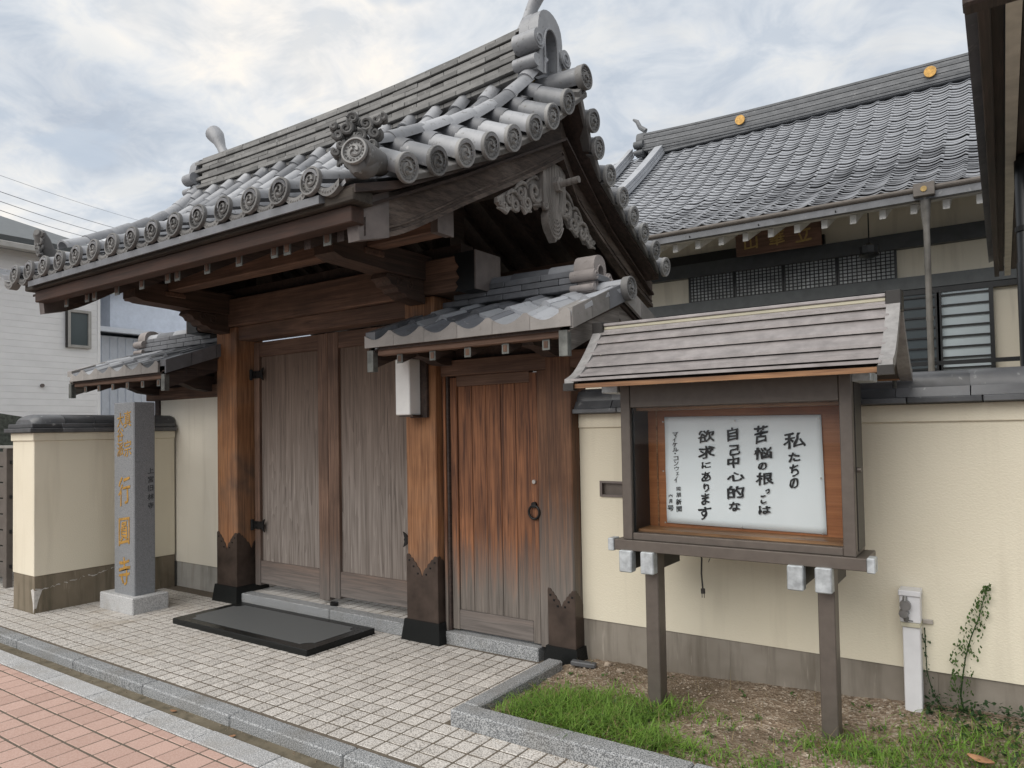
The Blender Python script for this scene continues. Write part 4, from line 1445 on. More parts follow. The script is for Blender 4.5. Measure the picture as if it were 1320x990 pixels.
# ================================================================== LEFT WING WALL
wing = thing('wing_wall', 'short cream wall end with dark tile coping and stained footing at far left', 'wall', (-7.29, 3.5, 0))
MB().box(-7.505, -7.07, 2.83, 4.13, .325, 1.52, .004).build('plaster_body', 'plaster', wing)
MB().box(-7.518, -7.057, 2.817, 4.13, 1.5205, 1.592, .004).build('plaster_band', 'plaster', wing)
MB().box(-7.50, -7.075, 2.835, 4.13, -.05, .324, .004).build('footing', 'concrete_mossy', wing)
for k in range(5):
    ya = 2.775 + .27 * k + (.0 if k else 0)
    MB().box(-7.56, -7.015, ya + .001, ya + .269, 1.594, 1.632, .005).build('coping_tile', 'tile_wallcap', wing)
    MB().box(-7.535, -7.04, ya + .026 if k == 0 else ya + .001, ya + .269, 1.634, 1.672, .005).build('coping_tile', 'tile_wallcap', wing)
for k in range(5):
    ya = 2.83 + .262 * k
    pr_ = [(-.215, 0), (-.21, .03), (-.18, .062), (-.12, .08), (0, .086), (.12, .08), (.18, .062), (.21, .03), (.215, 0)]
    m = MB()
    if k == 0:
        secs = [(0, .75, .45), (.03, .92, .8), (.08, 1, 1), (.258, 1, 1)]
    else:
        secs = [(0, 1, 1), (.258, 1, 1)]
    for (yy, sx_, sz_) in secs:
        for a, b_ in pr_:
            m.v.append((-7.288 + a * sx_, ya + yy, 1.673 + b_ * sz_))
    nn = len(pr_)
    for i in range(len(secs) - 1):
        for q_ in range(nn - 1):
            m.f.append((i * nn + q_, i * nn + q_ + 1, (i + 1) * nn + q_ + 1, (i + 1) * nn + q_))
    m.f.append(tuple(range(nn))); m.f.append(tuple(range((len(secs) - 1) * nn, len(secs) * nn)))
    m.build('coping_tile', 'tile_wallcap', wing, True)
crk = MB()
pp = [(-7.0735, 2.84, .215)]
for k in range(40):
    y = 2.90 + .016 * k
    pp.append((-7.0735, y, .20 + .0022 * k + random.gauss(0, .006)))
for a, b_ in zip(pp, pp[1:]):
    if random.random() < .3:
        continue
    h = .0012 + random.random() ** 2 * .005
    crk.add([(a[0], a[1], a[2] - h), (b_[0], b_[1], b_[2] - h), (b_[0], b_[1], b_[2] + h), (a[0], a[1], a[2] + h)], [(0, 1, 2, 3)])
crk.build('crack_filler', 'stain_white', wing, fix=False, kind='stuff')
pt = MB()
pt.prism([(-7.14, .20), (-7.10, .215), (-7.0745, .20), (-7.0745, .05), (-7.09, .0), (-7.105, .10)], 'y', 2.8335, 2.84)
pt.build('filler_patch', 'stain_white', wing)
pt = MB()
pt.prism([(2.835, .20), (2.90, .205), (2.87, .12), (2.85, .04), (2.835, .05)], 'x', -7.08, -7.0735)
pt.build('filler_patch', 'stain_white', wing)


# ================================================================== LETTERING
def glyphs(text, size, bold=.0, jitter=.0, slant=.0):
    """flat mesh of one character, centred on origin in the xz plane, facing -Y"""
    raw_v, fs = GLYPH[text]
    vs = [Vector((v_.x * size, v_.y * size, v_.z)) for v_ in raw_v]
    if not vs:
        return MB()
    xs = [v_.x for v_ in vs]; ys = [v_.y for v_ in vs]
    cx, cy = (min(xs) + max(xs)) / 2, (min(ys) + max(ys)) / 2
    m = MB()
    for v_ in vs:
        x, z, d = v_.x - cx, v_.y - cy, v_.z
        # brush feel: strokes rise to the right and swell a little
        z += slant * x
        wx = math.sin(x * 3.1 / size * 4 + z * 9 / size) * jitter * size
        wz = math.sin(z * 2.7 / size * 4 - x * 8 / size + 1.3) * jitter * size
        m.v.append((x + wx, -d, z + wz))
    m.f = list(fs)
    if bold > 0:
        v0 = list(m.v)
        for q, (ox, oz) in enumerate(((1, .35), (-1, -.2), (.3, 1), (-.35, -1), (.75, .75), (-.75, -.75))):
            m.add([(a + ox * bold, y - .00012 * (q + 1), c + oz * bold) for a, y, c in v0], fs)
    return m


def column(text, x, y, z, pitch, size, name, mat, parent, bold, jitter=.02, slant=.14, rz=0, sx=1., sy=1., scales=None, at=None):
    for k, ch in enumerate(text):
        sc = scales[k] if scales else 1
        m = glyphs(ch, size * sc, bold * sc, jitter, slant)
        if not m.v:
            continue
        zz = at[k] if at else z - pitch * k
        m.xform(T(x + random.gauss(0, .0015), y, zz, 0, random.gauss(0, .03), rz) @ Matrix.Diagonal((sx, 1, sy, 1)))
        m.build(name, mat, parent, fix=False)


# ================================================================== STONE NAME PILLAR
st = thing('stone_name_pillar', 'square grey granite pillar with gold carved characters on a pale block', 'stone pillar', (-6.5, 3.42, 0))
MB().box(-6.67, -6.325, 3.32, 3.512, .135, 1.848, .008).build('shaft', 'granite_blue', st)
MB().box(-6.815, -6.245, 3.262, 3.59, -.03, .142, .008).build('plinth', 'granite_light', st)
column('真宗', -6.43, 3.3185, 1.70, .26, .155, 'gold_character', 'gold', st, .0008, .015, .1, sx=.85, at=[1.70, 1.44])
column('大谷派', -6.553, 3.3185, 1.70, .2, .135, 'gold_character', 'gold', st, .0008, .015, .1, sx=.85, at=[1.695, 1.56, 1.43])
column('行圓寺', -6.49, 3.3185, 1.15, .36, .22, 'gold_character', 'gold', st, .0022, .02, .14, sx=.95, sy=1.22, at=[1.06, .70, .345])
for txt, yy, z0 in (('上宮旧林寺', 3.468, 1.235),):
    for k, ch in enumerate(txt):
        m = glyphs(ch, .058, .0006, .02, .1)
        zz = z0 - .078 * k
        m.xform(T(-6.3236, yy, zz, 0, 0, PI / 2))
        m.build('engraved_character', 'engraved', st, fix=False)

# ================================================================== STONE STEP SLAB
slab = thing('stone_slab', 'low black polished stone slab with matt inset in front of the doors', 'stone slab', (-4.85, 3.62, 0))
MB().box(-5.69, -4.02, 3.30, 3.95, -.01, .045, .004).build('slab_body', 'black_granite', slab)
i0, i1, j0, j1, r = -5.60, -4.11, 3.375, 3.875, .07
pl = []
for cx, cy, a0 in ((i0, j0, 90), (i1, j0, 180), (i1, j1, 270), (i0, j1, 0)):
    for k in range(7):
        a = math.radians(a0 - 15 * k)
        pl.append((cx + r * math.cos(a), cy + r * math.sin(a)))
MB().prism(pl, 'z', .044, .0468).build('matt_inset', 'slab_matt', slab)

# ================================================================== GATE LAMP
lamp = thing('wall_lamp', 'white rectangular box lamp on the right pillar of the gate', 'lamp', (-3.6, 3.93, 1.66))
MB().box(-3.675, -3.535, 3.845, 3.965, 1.665, 2.075, .006).build('shade', 'lamp_white', lamp)
MB().box(-3.645, -3.48, 3.966, 3.994, 1.645, 2.09, .003).build('back_plate', 'wood_dark', lamp)
MB().box(-3.655, -3.52, 3.86, 3.965, 1.652, 1.664).build('base_frame', 'bronze', lamp)

# ================================================================== NOTICE BOARD
nb = thing('notice_board', 'glazed notice board on two posts with a curved metal roof in the planting bed', 'notice board', (-1.16, 3.7, .07))
X0, X1, YF, YB, Z0, Z1 = -1.745, -.575, 3.60, 3.85, .885, 1.80
for xs, zg in ((-1.63, .02), (-.752, .08)):
    MB().box(xs, xs + .075, 3.62, 3.715, zg - .15, .885, .004).build('post', 'frame_metal', nb)
MB().box(X0, X0 + .055, YF, YB, Z0 + .05, Z1, .003).build('stile', 'frame_metal', nb)
MB().box(X1 - .055, X1, YF, YB, Z0 + .05, Z1, .003).build('stile', 'frame_metal', nb)
MB().box(X0 + .056, X1 - .056, YF + .004, YB, 1.655, Z1, .003).build('top_rail', 'frame_metal', nb)
MB().box(X0 + .056, X1 - .056, YF + .006, YB, Z0 + .05, .972, .003).build('bottom_rail', 'frame_metal', nb)
MB().box(X0 - .045, X1 + .045, YF - .022, YB, Z0 - .008, Z0 + .049, .003).build('ledge', 'frame_metal', nb)
MB().box(X0 + .056, X1 - .056, YB - .03, YB - .01, .97, 1.66).build('back_panel', 'wood_board_back', nb)
MB().box(X0 + .065, X1 - .06, YF + .06, YB - .031, .973, .988).build('inner_ledge', 'wood_ledge', nb)
MB().box(X0 + .066, X1 - .066, YF + .06, YB - .031, 1.638, 1.654).build('inner_head', 'wood_ledge', nb)
MB().box(X0 + .0565, X0 + .066, YF + .03, YB - .031, .973, 1.654).build('inner_side', 'black_metal', nb)
MB().box(X0 + .115, X0 + .123, YB - .036, YB - .031, .99, 1.638).build('back_batten', 'wood_ledge', nb)
MB().box(X0 + .057, X1 - .057, YF + .022, YF + .026, .972, 1.655).build('glass_pane', 'glass', nb)
for sx_ in (X0 - .045, X1 + .045):
    sg = -1 if sx_ < -1 else 1
    MB().box(min(sx_, sx_ + sg * .035), max(sx_, sx_ + sg * .035), YF - .03, YF + .05, Z0 - .014, Z0 + .055, .004).build('ledge_cap', 'zinc', nb)
for xs in (-1.625, -.747):
    for dx in (-.125, 0):
        MB().box(xs + dx + .004, xs + dx + .066, 3.615, 3.95, .775, .876, .003).build('cross_bearer', 'frame_dark', nb)
        MB().box(xs + dx - .002, xs + dx + .072, 3.555, 3.616, .763, .880, .005).build('bearer_cap', 'zinc', nb)
MB().box(X1 - .001, X1 + .004, YF + .05, YB - .02, Z0 + .07, Z1 - .03).build('side_panel', 'frame_dark', nb)
MB().tube([(X1 + .004, YF + .07, 1.33), (X1 + .02, YF + .07, 1.33)], .012, 8).build('side_lock', 'frame_metal', nb)
# roof: concave slope of six overlapping boards on each side
RXa, RXb = -1.915, -.40
PR = smooth_tab([(3.335, 1.785), (3.42, 1.822), (3.51, 1.895), (3.60, 1.985), (3.66, 2.055), (3.70, 2.095)], 36)


def at_y(t):
    i = min(len(PR) - 2, int(t * (len(PR) - 1))); u = t * (len(PR) - 1) - i
    return PR[i][0] + (PR[i + 1][0] - PR[i][0]) * u, PR[i][1] + (PR[i + 1][1] - PR[i][1]) * u


RC = 3.72
for sg in (1, -1):
    for k in range(6):
        a = at_y(k / 6); c = at_y(min(1, (k + 1.12) / 6)); mid = at_y((k + .56) / 6)
        pl_ = [(a[0] - .004, a[1] + .020), (mid[0], mid[1] + .008), (c[0], c[1] - .004)]
        top = [(p[0], p[1] + .006) for p in pl_]; bot = [(p[0], p[1] - .007) for p in pl_]
        if sg < 0:
            top = [(2 * RC - p, z_) for p, z_ in top]; bot = [(2 * RC - p, z_) for p, z_ in bot]
        MB().strip(top, bot, 'x', RXa + .015, RXb - .015).build('roof_board', 'roof_board_metal', nb)
    for xe in (RXa, RXb):
        top = [(p, z_ + .026) for p, z_ in PR]; bot = [(p - .004, z_ - .028) for p, z_ in PR]
        if sg < 0:
            top = [(2 * RC - p, z_) for p, z_ in top]; bot = [(2 * RC - p, z_) for p, z_ in bot]
        MB().strip(top, bot, 'x', xe - .028, xe + .028).build('roof_end', 'roof_board_end', nb)
    ye_ = PR[0][0] if sg > 0 else 2 * RC - PR[0][0]
    MB().box(RXa + .029, RXb - .029, min(ye_ + .004 * sg, ye_ + .03 * sg), max(ye_ + .004 * sg, ye_ + .03 * sg), PR[0][1] - .024, PR[0][1] - .001).build('eave_trim', 'wood_ledge', nb)
    # soffit
    MB().strip([(ye_ + .03 * sg, PR[0][1] - .004), (RC - .02 * sg, 1.99)], [(ye_ + .03 * sg, PR[0][1] - .016), (RC - .02 * sg, 1.975)], 'x', RXa + .03, RXb - .03).build('soffit', 'frame_metal', nb)
MB().box(RXa + .03, RXb - .03, RC - .035, RC + .035, 2.085, 2.108, .004).build('ridge_strip', 'roof_board_metal', nb)
MB().box(RXa + .031, RXb - .031, RC - .027, RC + .027, 2.1085, 2.128, .004).build('ridge_strip', 'cream_trim', nb)
MB().box(RXa + .03, RXb - .03, RC - .034, RC + .034, 2.1285, 2.146, .004).build('ridge_strip', 'roof_board_metal', nb)
for xe in (RXa, RXb):
    MB().box(xe - .033, xe + .033, RC - .05, RC + .05, 2.06, 2.155, .004).build('ridge_block', 'frame_dark', nb)
    MB().box(xe - .031, xe + .031, PR[0][0] - .012, PR[0][0] + .03, PR[0][1] - .036, PR[0][1] + .004).build('eave_block', 'frame_dark', nb)
for xe in (-.545, -1.82):
    MB().box(xe - .05, xe + .05, 3.62, 3.82, 1.742, 1.785, .004).build('roof_bearer', 'zinc', nb)
cb = MB().tube([(-1.36, 3.74, .89), (-1.355, 3.742, .84), (-1.36, 3.745, .76), (-1.353, 3.742, .68)], .0045, 6)
cb.tube([(-1.353, 3.742, .68), (-1.352, 3.742, .655)], .012, 8)
for q_ in (-.006, .006):
    cb.tube([(-1.352 + q_, 3.742, .655), (-1.352 + q_, 3.742, .632)], .0022, 5)
cb.build('hanging_plug_cable', 'frame_dark', nb)
MB().tube([(-1.30, 3.76, .88), (-1.325, 3.76, .82)], .002, 5).build('loose_wire', 'frame_dark', nb)

# poster
po = thing('poster', 'white paper sheet with black brush calligraphy pinned inside the notice board', 'poster', (-1.13, 3.818, 1.02))
PY = 3.815
sh = MB(); nx, nz = 28, 16
for k in range(nz + 1):
    for i in range(nx + 1):
        u, v_ = i / nx, k / nz
        x = -1.575 + .825 * u + .010 * (1 - v_) * u; z = 1.010 + .002 * u + (.582 + .010 * (1 - u)) * v_ - .012 * u * (1 - v_)
        y = PY - .0025 - .002 * math.sin(6 * u + 2 * v_) - .0025 * math.exp(-((v_ - .5) / .04) ** 2) - .0015 * math.sin(14 * v_ + 3 * u)
        sh.v.append((x, y, z))
for k in range(nz):
    for i in range(nx):
        a = k * (nx + 1) + i
        sh.f.append((a, a + 1, a + nx + 2, a + nx + 1))
o = sh.build('sheet', 'paper', po, True, fix=False)
md = o.modifiers.new('thickness', 'SOLIDIFY'); md.thickness = .0006; md.offset = 1
TY = PY - .0085


def PXZ(px, py):
    """poster pixel position in the enlarged view of the sheet -> x, z on the sheet"""
    X_ = 840 + px / 5.5; Y_ = 530 + py / 5.5
    d = _f + _r2 * ((X_ - 660) / 923.33) - _u2 * ((Y_ - 526.58) / 923.33)
    t = (TY - CAM.y) / d.y
    p = CAM + d * t
    return p.x, p.z


BOXES = [('私', 930, 1095, 150, 270), ('た', 968, 1055, 292, 365), ('ち', 975, 1045, 375, 468), ('の', 975, 1042, 472, 550),
         ('苦', 723, 828, 102, 235), ('悩', 722, 855, 252, 348), ('の', 752, 817, 362, 418), ('根', 735, 865, 432, 530), ('っ', 805, 838, 548, 588), ('こ', 770, 815, 592, 660), ('は', 755, 845, 668, 738),
         ('自', 533, 615, 115, 218), ('己', 548, 628, 236, 318), ('中', 533, 625, 318, 405), ('心', 533, 660, 430, 500), ('的', 533, 660, 528, 630), ('な', 545, 630, 640, 712),
         ('欲', 325, 445, 135, 228), ('求', 328, 448, 245, 340), ('に', 352, 420, 360, 410), ('あ', 350, 420, 428, 502), ('り', 365, 408, 512, 575), ('ま', 350, 412, 580, 668), ('す', 328, 425, 675, 775),
         ('マ', 148, 188, 148, 182), ('イ', 148, 175, 185, 220), ('ケ', 145, 182, 222, 255), ('ル', 148, 190, 258, 290), ('・', 160, 172, 295, 305), ('コ', 155, 190, 318, 350), ('ン', 158, 190, 355, 388), ('ウ', 160, 195, 392, 425), ('ェ', 172, 195, 430, 455), ('イ', 160, 185, 462, 508),
         ('同', 175, 205, 535, 568), ('朋', 175, 207, 575, 612), ('新', 172, 212, 620, 668), ('聞', 175, 215, 670, 718), ('六', 118, 150, 588, 612), ('月', 122, 146, 622, 655), ('号', 112, 158, 665, 710)]
for ch, bx0, bx1, by0, by1 in BOXES:
    xa, zt_ = PXZ(bx0, by0); xb, zb_ = PXZ(bx1, by1)
    big = by1 - by0 > 52 or bx0 > 230
    m = glyphs(ch, .08, 0, .03, .16)
    xs = [v_[0] for v_ in m.v]; zs = [v_[2] for v_ in m.v]
    sw_ = .0042 if big else .0008
    kx = (abs(xb - xa) - sw_) / (max(xs) - min(xs)); kz = (abs(zt_ - zb_) - sw_) / (max(zs) - min(zs))
    cx_, cz_ = (max(xs) + min(xs)) / 2, (max(zs) + min(zs)) / 2
    base_v = [((a - cx_) * kx, b_ * .4, (c - cz_) * kz) for a, b_, c in m.v]
    f0 = list(m.f); m = MB(); m.add(base_v, f0)
    # a slanted flat brush: strokes swell along one diagonal
    for q_, (ox, oz) in enumerate(((.5, .28), (-.5, -.28), (.34, .42), (-.34, -.42), (.5, -.05), (-.5, .05), (.05, -.38), (-.05, .38))):
        m.add([(a + ox * sw_, b_ - .0001 * (q_ + 1), c + oz * sw_) for a, b_, c in base_v], f0)
    m.xform(T((xa + xb) / 2, TY, (zt_ + zb_) / 2))
    m.build('brush_character', 'ink', po, fix=False)
for px, py in ((82, 76), (590, 68), (1185, 52), (85, 425), (1202, 475), (100, 788), (640, 825), (1215, 868)):
    x, z = PXZ(px, py)
    MB().tube([(x, TY, z), (x, TY - .006, z)], .0045, 8).build('pin', 'steel', po)

# ================================================================== VALVE POST
vp = thing('tap_post', 'white plastic tap post with a grey meter fitting leaning on the wall', 'tap post', (-.41, 4.07, .08))
MB().box(-.449, -.372, 4.055, 4.135, .02, .535, .004).build('column', 'valve_white', vp)
MB().box(-.458, -.368, 4.045, 4.14, .558, .70, .004).build('box_body', 'valve_white', vp)
MB().box(-.462, -.364, 4.036, 4.145, .688, .716, .004).build('lid', 'valve_white', vp)
MB().box(-.456, -.369, 4.043, 4.14, .536, .557, .002).build('band', 'cream_trim', vp)
MB().box(-.368, -.322, 4.136, 4.148, .54, .562, .002).build('wall_clip', 'steel', vp)
ft_ = MB()
ft_.tube([(-.432, 4.04, .685), (-.432, 4.025, .665), (-.432, 4.022, .62), (-.428, 4.022, .585)], [.010, .011, .013, .011], 10)
ft_.tube([(-.432, 4.05, .645), (-.428, 4.008, .645)], [.026, .024], 16)
ft_.tube([(-.438, 4.05, .605), (-.438, 4.004, .605)], [.024, .020], 8)
ft_.tube([(-.428, 4.022, .588), (-.428, 4.022, .568)], [.014, .010], 10)
ft_.build('tap_fitting', 'pvc_grey', vp, True)
MB().box(-.432, -.400, 4.042, 4.0445, .566, .570).build('print_line', 'ink', vp)

# ================================================================== MAIN HALL
hall = thing('main_hall', 'temple main hall with a broad grey tiled roof rising behind the wall', 'hall', (-1.5, 10, 0))
HX0, HX1 = -7.2, 4.0
HY, EY, RY = 10.0, 8.75, 13.0
MB().box(HX0 + 1.2, HX1, HY + .06, HY + 6, 0, 4.48).build('wall', 'plaster_hall', hall)
MB().box(HX0 + 1.2, HX1, HY - .04, HY + .08, 3.17, 3.325).build('lower_beam', 'hall_beam_grey', hall)
MB().box(HX0 + 1.2, HX1, HY - .05, HY + .07, 3.69, 3.88).build('upper_beam', 'hall_beam', hall)
MB().box(HX0 + 1.2, -1.86, HY - .02, HY + .065, 3.881, 4.02).build('upper_beam', 'black_metal', hall)
MB().box(HX0 + 1.2, HX1, HY - .02, HY + .07, 3.10, 3.169).build('lower_beam', 'black_metal', hall)
# lattice windows
lat = None
for (xa, xb) in ((-3.70, -3.06), (-3.04, -2.40), (-2.38, -1.73), (-1.71, -1.05)):
    lw = MB().box(xa, xb, HY + .02, HY + .055, 3.328, 3.69).build('lattice_window', 'lattice_back', hall)
    bars = MB()
    nb_ = 12
    for k in range(nb_ + 1):
        x = xa + (xb - xa) * k / nb_
        wd = .014 if k in (0, nb_) else .005
        bars.box(x - wd, x + wd, HY - .005, HY + .019, 3.328, 3.69)
    for k in range(8):
        z = 3.34 + .045 * k
        bars.box(xa, xb, HY - .001, HY + .0195, z - .005, z + .005)
    bars.build('lattice_bars', 'black_metal', lw, kind='stuff')
# glazed screens with horizontal bars
for (xa, xb, mt) in ((-1.02, -.62, 'pane_dark'), (-.60, -.08, 'pane')):
    wn = MB().box(xa, xb, HY + .0, HY + .05, 1.0, 3.099).build('window', mt, hall)
    for k in range(15):
        z = 3.06 - .125 * k
        MB().box(xa, xb, HY - .03, HY - .001, z - .010, z + .010).build('window_bar', 'black_metal', wn)
    for x in (xa, xb):
        MB().box(x - .022, x + .022, HY - .04, HY + .001, 1.0, 3.099).build('window_stile', 'black_metal', wn)
MB().box(-1.25, -1.02, HY - .05, HY + .05, .6, 3.099).build('column', 'hall_beam', hall)
MB().box(-1.6, -1.25, HY + .0, HY + .05, 1.0, 3.099).build('window', 'pane_dark', hall)
MB().box(-2.6, 1.5, 9.15, 9.19, 2.17, 2.215).build('handrail', 'black_metal', hall)
# eave underside, rafters, gutter
MB().hexa([(HX0, EY + .08, 3.985), (HX1, EY + .08, 3.985), (HX1, HY + .2, 4.52), (HX0, HY + .2, 4.52), (HX0, EY + .08, 4.03), (HX1, EY + .08, 4.03), (HX1, HY + .2, 4.56), (HX0, HY + .2, 4.56)]).build('eave_underside', 'hall_soffit', hall)
MB().box(HX0, HX1, EY + .04, EY + .14, 3.91, 3.985).build('eave_fascia', 'gutter_white', hall)
hr = MB().hexa([(-.032, EY + .10, 3.805), (.032, EY + .10, 3.805), (.032, HY + .1, 4.33), (-.032, HY + .1, 4.33), (-.032, EY + .10, 3.905), (.032, EY + .10, 3.905), (.032, HY + .1, 4.43), (-.032, HY + .1, 4.43)]).mesh('rafter', 'hall_white')
for k in range(32):
    x = HX0 + .12 + .302 * k
    if x < HX1:
        link('rafter', hr, hall, T(x, 0, 0))
gtp = [(EY - .065 + .045 * math.cos(a), 4.01 + .038 * math.sin(a)) for a in [PI + PI * k / 8 for k in range(9)]]
MB().prism(gtp + [(EY - .022, 4.03), (EY - .108, 4.03)], 'x', HX0, HX1).build('gutter', 'gutter_brown', hall)
for x in (-3.2, -2.35, -1.5, .3):
    MB().tube([(x, EY - .02, 4.03), (x, EY - .01, 3.93), (x + .01, EY - .07, 3.915), (x + .012, EY - .10, 3.935)], .007, 6).build('gutter_hook', 'black_metal', hall)
dp = MB().tube([(-.62, 8.72, 3.95), (-.62, 8.74, 3.76), (-.62, 8.80, 3.60), (-.62, 8.82, 1.5)], [.06, .045, .032, .030], 12).build('downpipe', 'pipe_copper', hall, True)
MB().box(-.72, -.52, 8.60, 8.76, 3.92, 4.06, .006).build('hopper', 'gutter_brown', dp)
MB().tube([(-.62, 8.60, 3.99), (-.62, 8.59, 3.99)], .03, 14).build('hopper_crest', 'gold_dull', dp)
MB().tube([(-.62, 8.82, 2.63), (-.62, 8.82, 2.67)], .036, 12).build('pipe_joint', 'pipe_copper', dp)

# hall roof
HR = smooth_tab([(EY - .08, 4.06), (9.8, 4.60), (11.0, 5.37), (12.0, 6.08), (RY, 6.86)], 40)
hroof = MB().strip([(y, z - .05) for y, z in HR], [(y, z - .16) for y, z in HR], 'x', HX0 + .1, HX1)
hroof.strip([(RY, 6.81), (17.3, 4.0)], [(RY, 6.70), (17.3, 3.9)], 'x', HX0 + .1, HX1)
hroof = hroof.build('roof', 'tile_dark', hall)
hs = MB(); n = 8; HP = .25


def hz(u):
    return -.016 * math.sin(PI * u / .74) if u < .74 else .014 * math.sin(PI * (u - .74) / .26)


for y, dz in ((0, 0), (.25, 0)):
    for k in range(n + 1):
        hs.v.append((HP * k / n, y, hz(k / n) + dz))
for k in range(n):
    hs.f.append((k, k + 1, n + 2 + k, n + 1 + k))
o0 = len(hs.v)
for k in range(n + 1):
    hs.v.append((HP * k / n, 0, hz(k / n) - .013))
for k in range(n):
    hs.f.append((k + 1, k, o0 + k, o0 + k + 1))
hall_tile = hs.mesh('hall_tile', 'tile_hall', True, fix=False, flat_angle=50)
rows = along(HR, .125)
lst = []
for r, (y, z, a) in enumerate(rows):
    for c in range(int((HX1 - HX0 - .4) / HP)):
        x = HX0 + .2 + HP * c
        lst.append((0 if in_frame((x + .13, y, z), 0) and x < .0 else 1, (Vector((x, y, z)) - CAM).length, x, y, z, a))
lst.sort()
rest = MB()
for k, (_, _, x, y, z, a) in enumerate(lst):
    mt = T(x, y, z + random.gauss(0, .003), a - .20 + random.gauss(0, .006), random.gauss(0, .006), random.gauss(0, .004), s=(1, .68, 1))
    if k < 300:
        link('hall_tile', hall_tile, hroof, mt)
    else:
        q_ = MB(); q_.v = list(hs.v); q_.f = list(hs.f); q_.xform(mt); rest.add(q_.v, q_.f)
rest.build('hall_tile_field', 'tile_hall', hroof, True, fix=False, kind='stuff', flat_angle=50)
# hall ridge of thin courses, rising towards its left end


def hzr(x):
    return 6.80 + .10 * max(0, (-2.6 - x) / 3.2) ** 2


for c in range(8):
    m = MB()
    xs = [-5.62 + .4 * k for k in range(25)]
    hw = .20 - .008 * c + (.012 if c % 2 else 0)
    for a, b_ in zip(xs, xs[1:]):
        m.hexa([(a, RY - hw, hzr(a) + .046 * c), (b_, RY - hw, hzr(b_) + .046 * c), (b_, RY + hw, hzr(b_) + .046 * c), (a, RY + hw, hzr(a) + .046 * c),
                (a, RY - hw, hzr(a) + .046 * c + .036), (b_, RY - hw, hzr(b_) + .046 * c + .036), (b_, RY + hw, hzr(b_) + .046 * c + .036), (a, RY + hw, hzr(a) + .046 * c + .036)])
    m.box(-5.5, 3.9, RY - hw + .02, RY + hw - .02, 6.78 + .046 * c, 6.80 + .046 * c + .02)
    m.build('ridge_course', 'tile_hall_ridge', hroof)
for x in (-3.72, -.78):
    MB().tube([(x, RY - .215, hzr(x) + .18), (x, RY - .24, hzr(x) + .18)], .085, 20).build('gold_crest', 'gold', hroof)
oni(-5.60, -5.76, RY, hzr(-5.6) - .05, .95, 'tile_hall_ridge', hroof, -1)
MB().tube([(-5.62, RY, 7.35), (-5.74, RY, 7.45), (-5.80, RY, 7.58), (-5.88, RY, 7.64)], [.05, .045, .04, .02], 8).build('horn_tile', 'tile_hall_ridge', hroof, True)
for dx, w0 in ((-5.28, .10), (-5.95, .07)):
    m = MB()
    for (a, b_) in zip(HR, HR[1:]):
        for t in range(3):
            o_ = .02 + .065 * t; w_ = w0 - .012 * t
            m.hexa([(dx - w_, a[0], a[1] + o_), (dx + w_, a[0], a[1] + o_), (dx + w_, b_[0], b_[1] + o_), (dx - w_, b_[0], b_[1] + o_),
                    (dx - w_, a[0], a[1] + o_ + .055), (dx + w_, a[0], a[1] + o_ + .055), (dx + w_, b_[0], b_[1] + o_ + .055), (dx - w_, b_[0], b_[1] + o_ + .055)])
    m.build('descending_ridge', 'tile_hall', hroof)

plq = thing('name_plaque', 'brown wooden plaque with gold characters under the main hall eave', 'plaque', (-2.44, 9.85, 3.87))
mt = T(-2.40, 9.80, 3.845, .12, 0, 0)
MB().box(-.545, .545, -.03, .03, 0, .34, .008).xform(mt).build('board', 'wood_plaque', plq)
for ch, x in (('山', -.34), ('華', 0), ('立', .33)):
    m = glyphs(ch, .21, .004, .02, .08); m.xform(mt @ T(x, -.032, .17)); m.build('gold_character', 'gold_dull', plq, fix=False)
lan = thing('hanging_lantern', 'small black openwork lantern hanging on a cord before the hall', 'lantern', (-1.28, 9.5, 3.55))
MB().tube([(-1.26, 9.4, 4.25), (-1.26, 9.4, 3.68)], .008, 6).build('cord', 'black_metal', lan)
m = MB().tube([(-1.26, 9.4, 3.69), (-1.26, 9.4, 3.66), (-1.26, 9.4, 3.64), (-1.26, 9.4, 3.56), (-1.26, 9.4, 3.53), (-1.26, 9.4, 3.50)], [.01, .05, .11, .10, .12, .03], 10)
m.build('lantern_body', 'black_metal', lan)

# ================================================================== NEIGHBOUR (right edge)
nbr = thing('neighbour_eave', 'dark timber eave of the neighbouring building at the right edge', 'building', (.6, 6, 0))
MB().box(.55, 5.0, 4.8, 8.6, 0, 3.2).build('wall', 'plaster_hall', nbr)
MB().box(-.035, .005, 2.96, 8.72, 3.0, 3.16, .004).build('fascia', 'wood_neighbour', nbr)
MB().box(.006, .045, 2.98, 8.72, 3.05, 3.10).build('soffit_board', 'wood_neighbour', nbr)
MB().box(.05, .10, 2.98, 8.9, 3.03, 3.10).build('soffit_trim', 'hall_soffit', nbr)
MB().box(.105, .65, 2.98, 8.72, 3.06, 3.12).build('soffit_board', 'wood_neighbour', nbr)
MB().box(-.075, .6, 2.90, 2.98, 2.98, 3.22, .01).build('front_fascia', 'wood_neighbour', nbr)
MB().hexa([(-.08, 2.9, 3.165), (5.2, 2.9, 4.9), (5.2, 8.8, 4.9), (-.08, 8.8, 3.165), (-.08, 2.9, 3.25), (5.2, 2.9, 5.0), (5.2, 8.8, 5.0), (-.08, 8.8, 3.25)]).build('roof', 'tile_dark', nbr)
dp = MB().tube([(.145, 5.0, 3.05), (.145, 5.0, 2.45), (.145, 5.0, 2.44), (.145, 5.0, .0)], [.055, .055, .059, .059], 16).build('downpipe', 'black_metal', nbr, True)
MB().tube([(.145, 5.0, 2.62), (.145, 5.0, 2.65)], .062, 16).build('pipe_bracket', 'iron', dp)

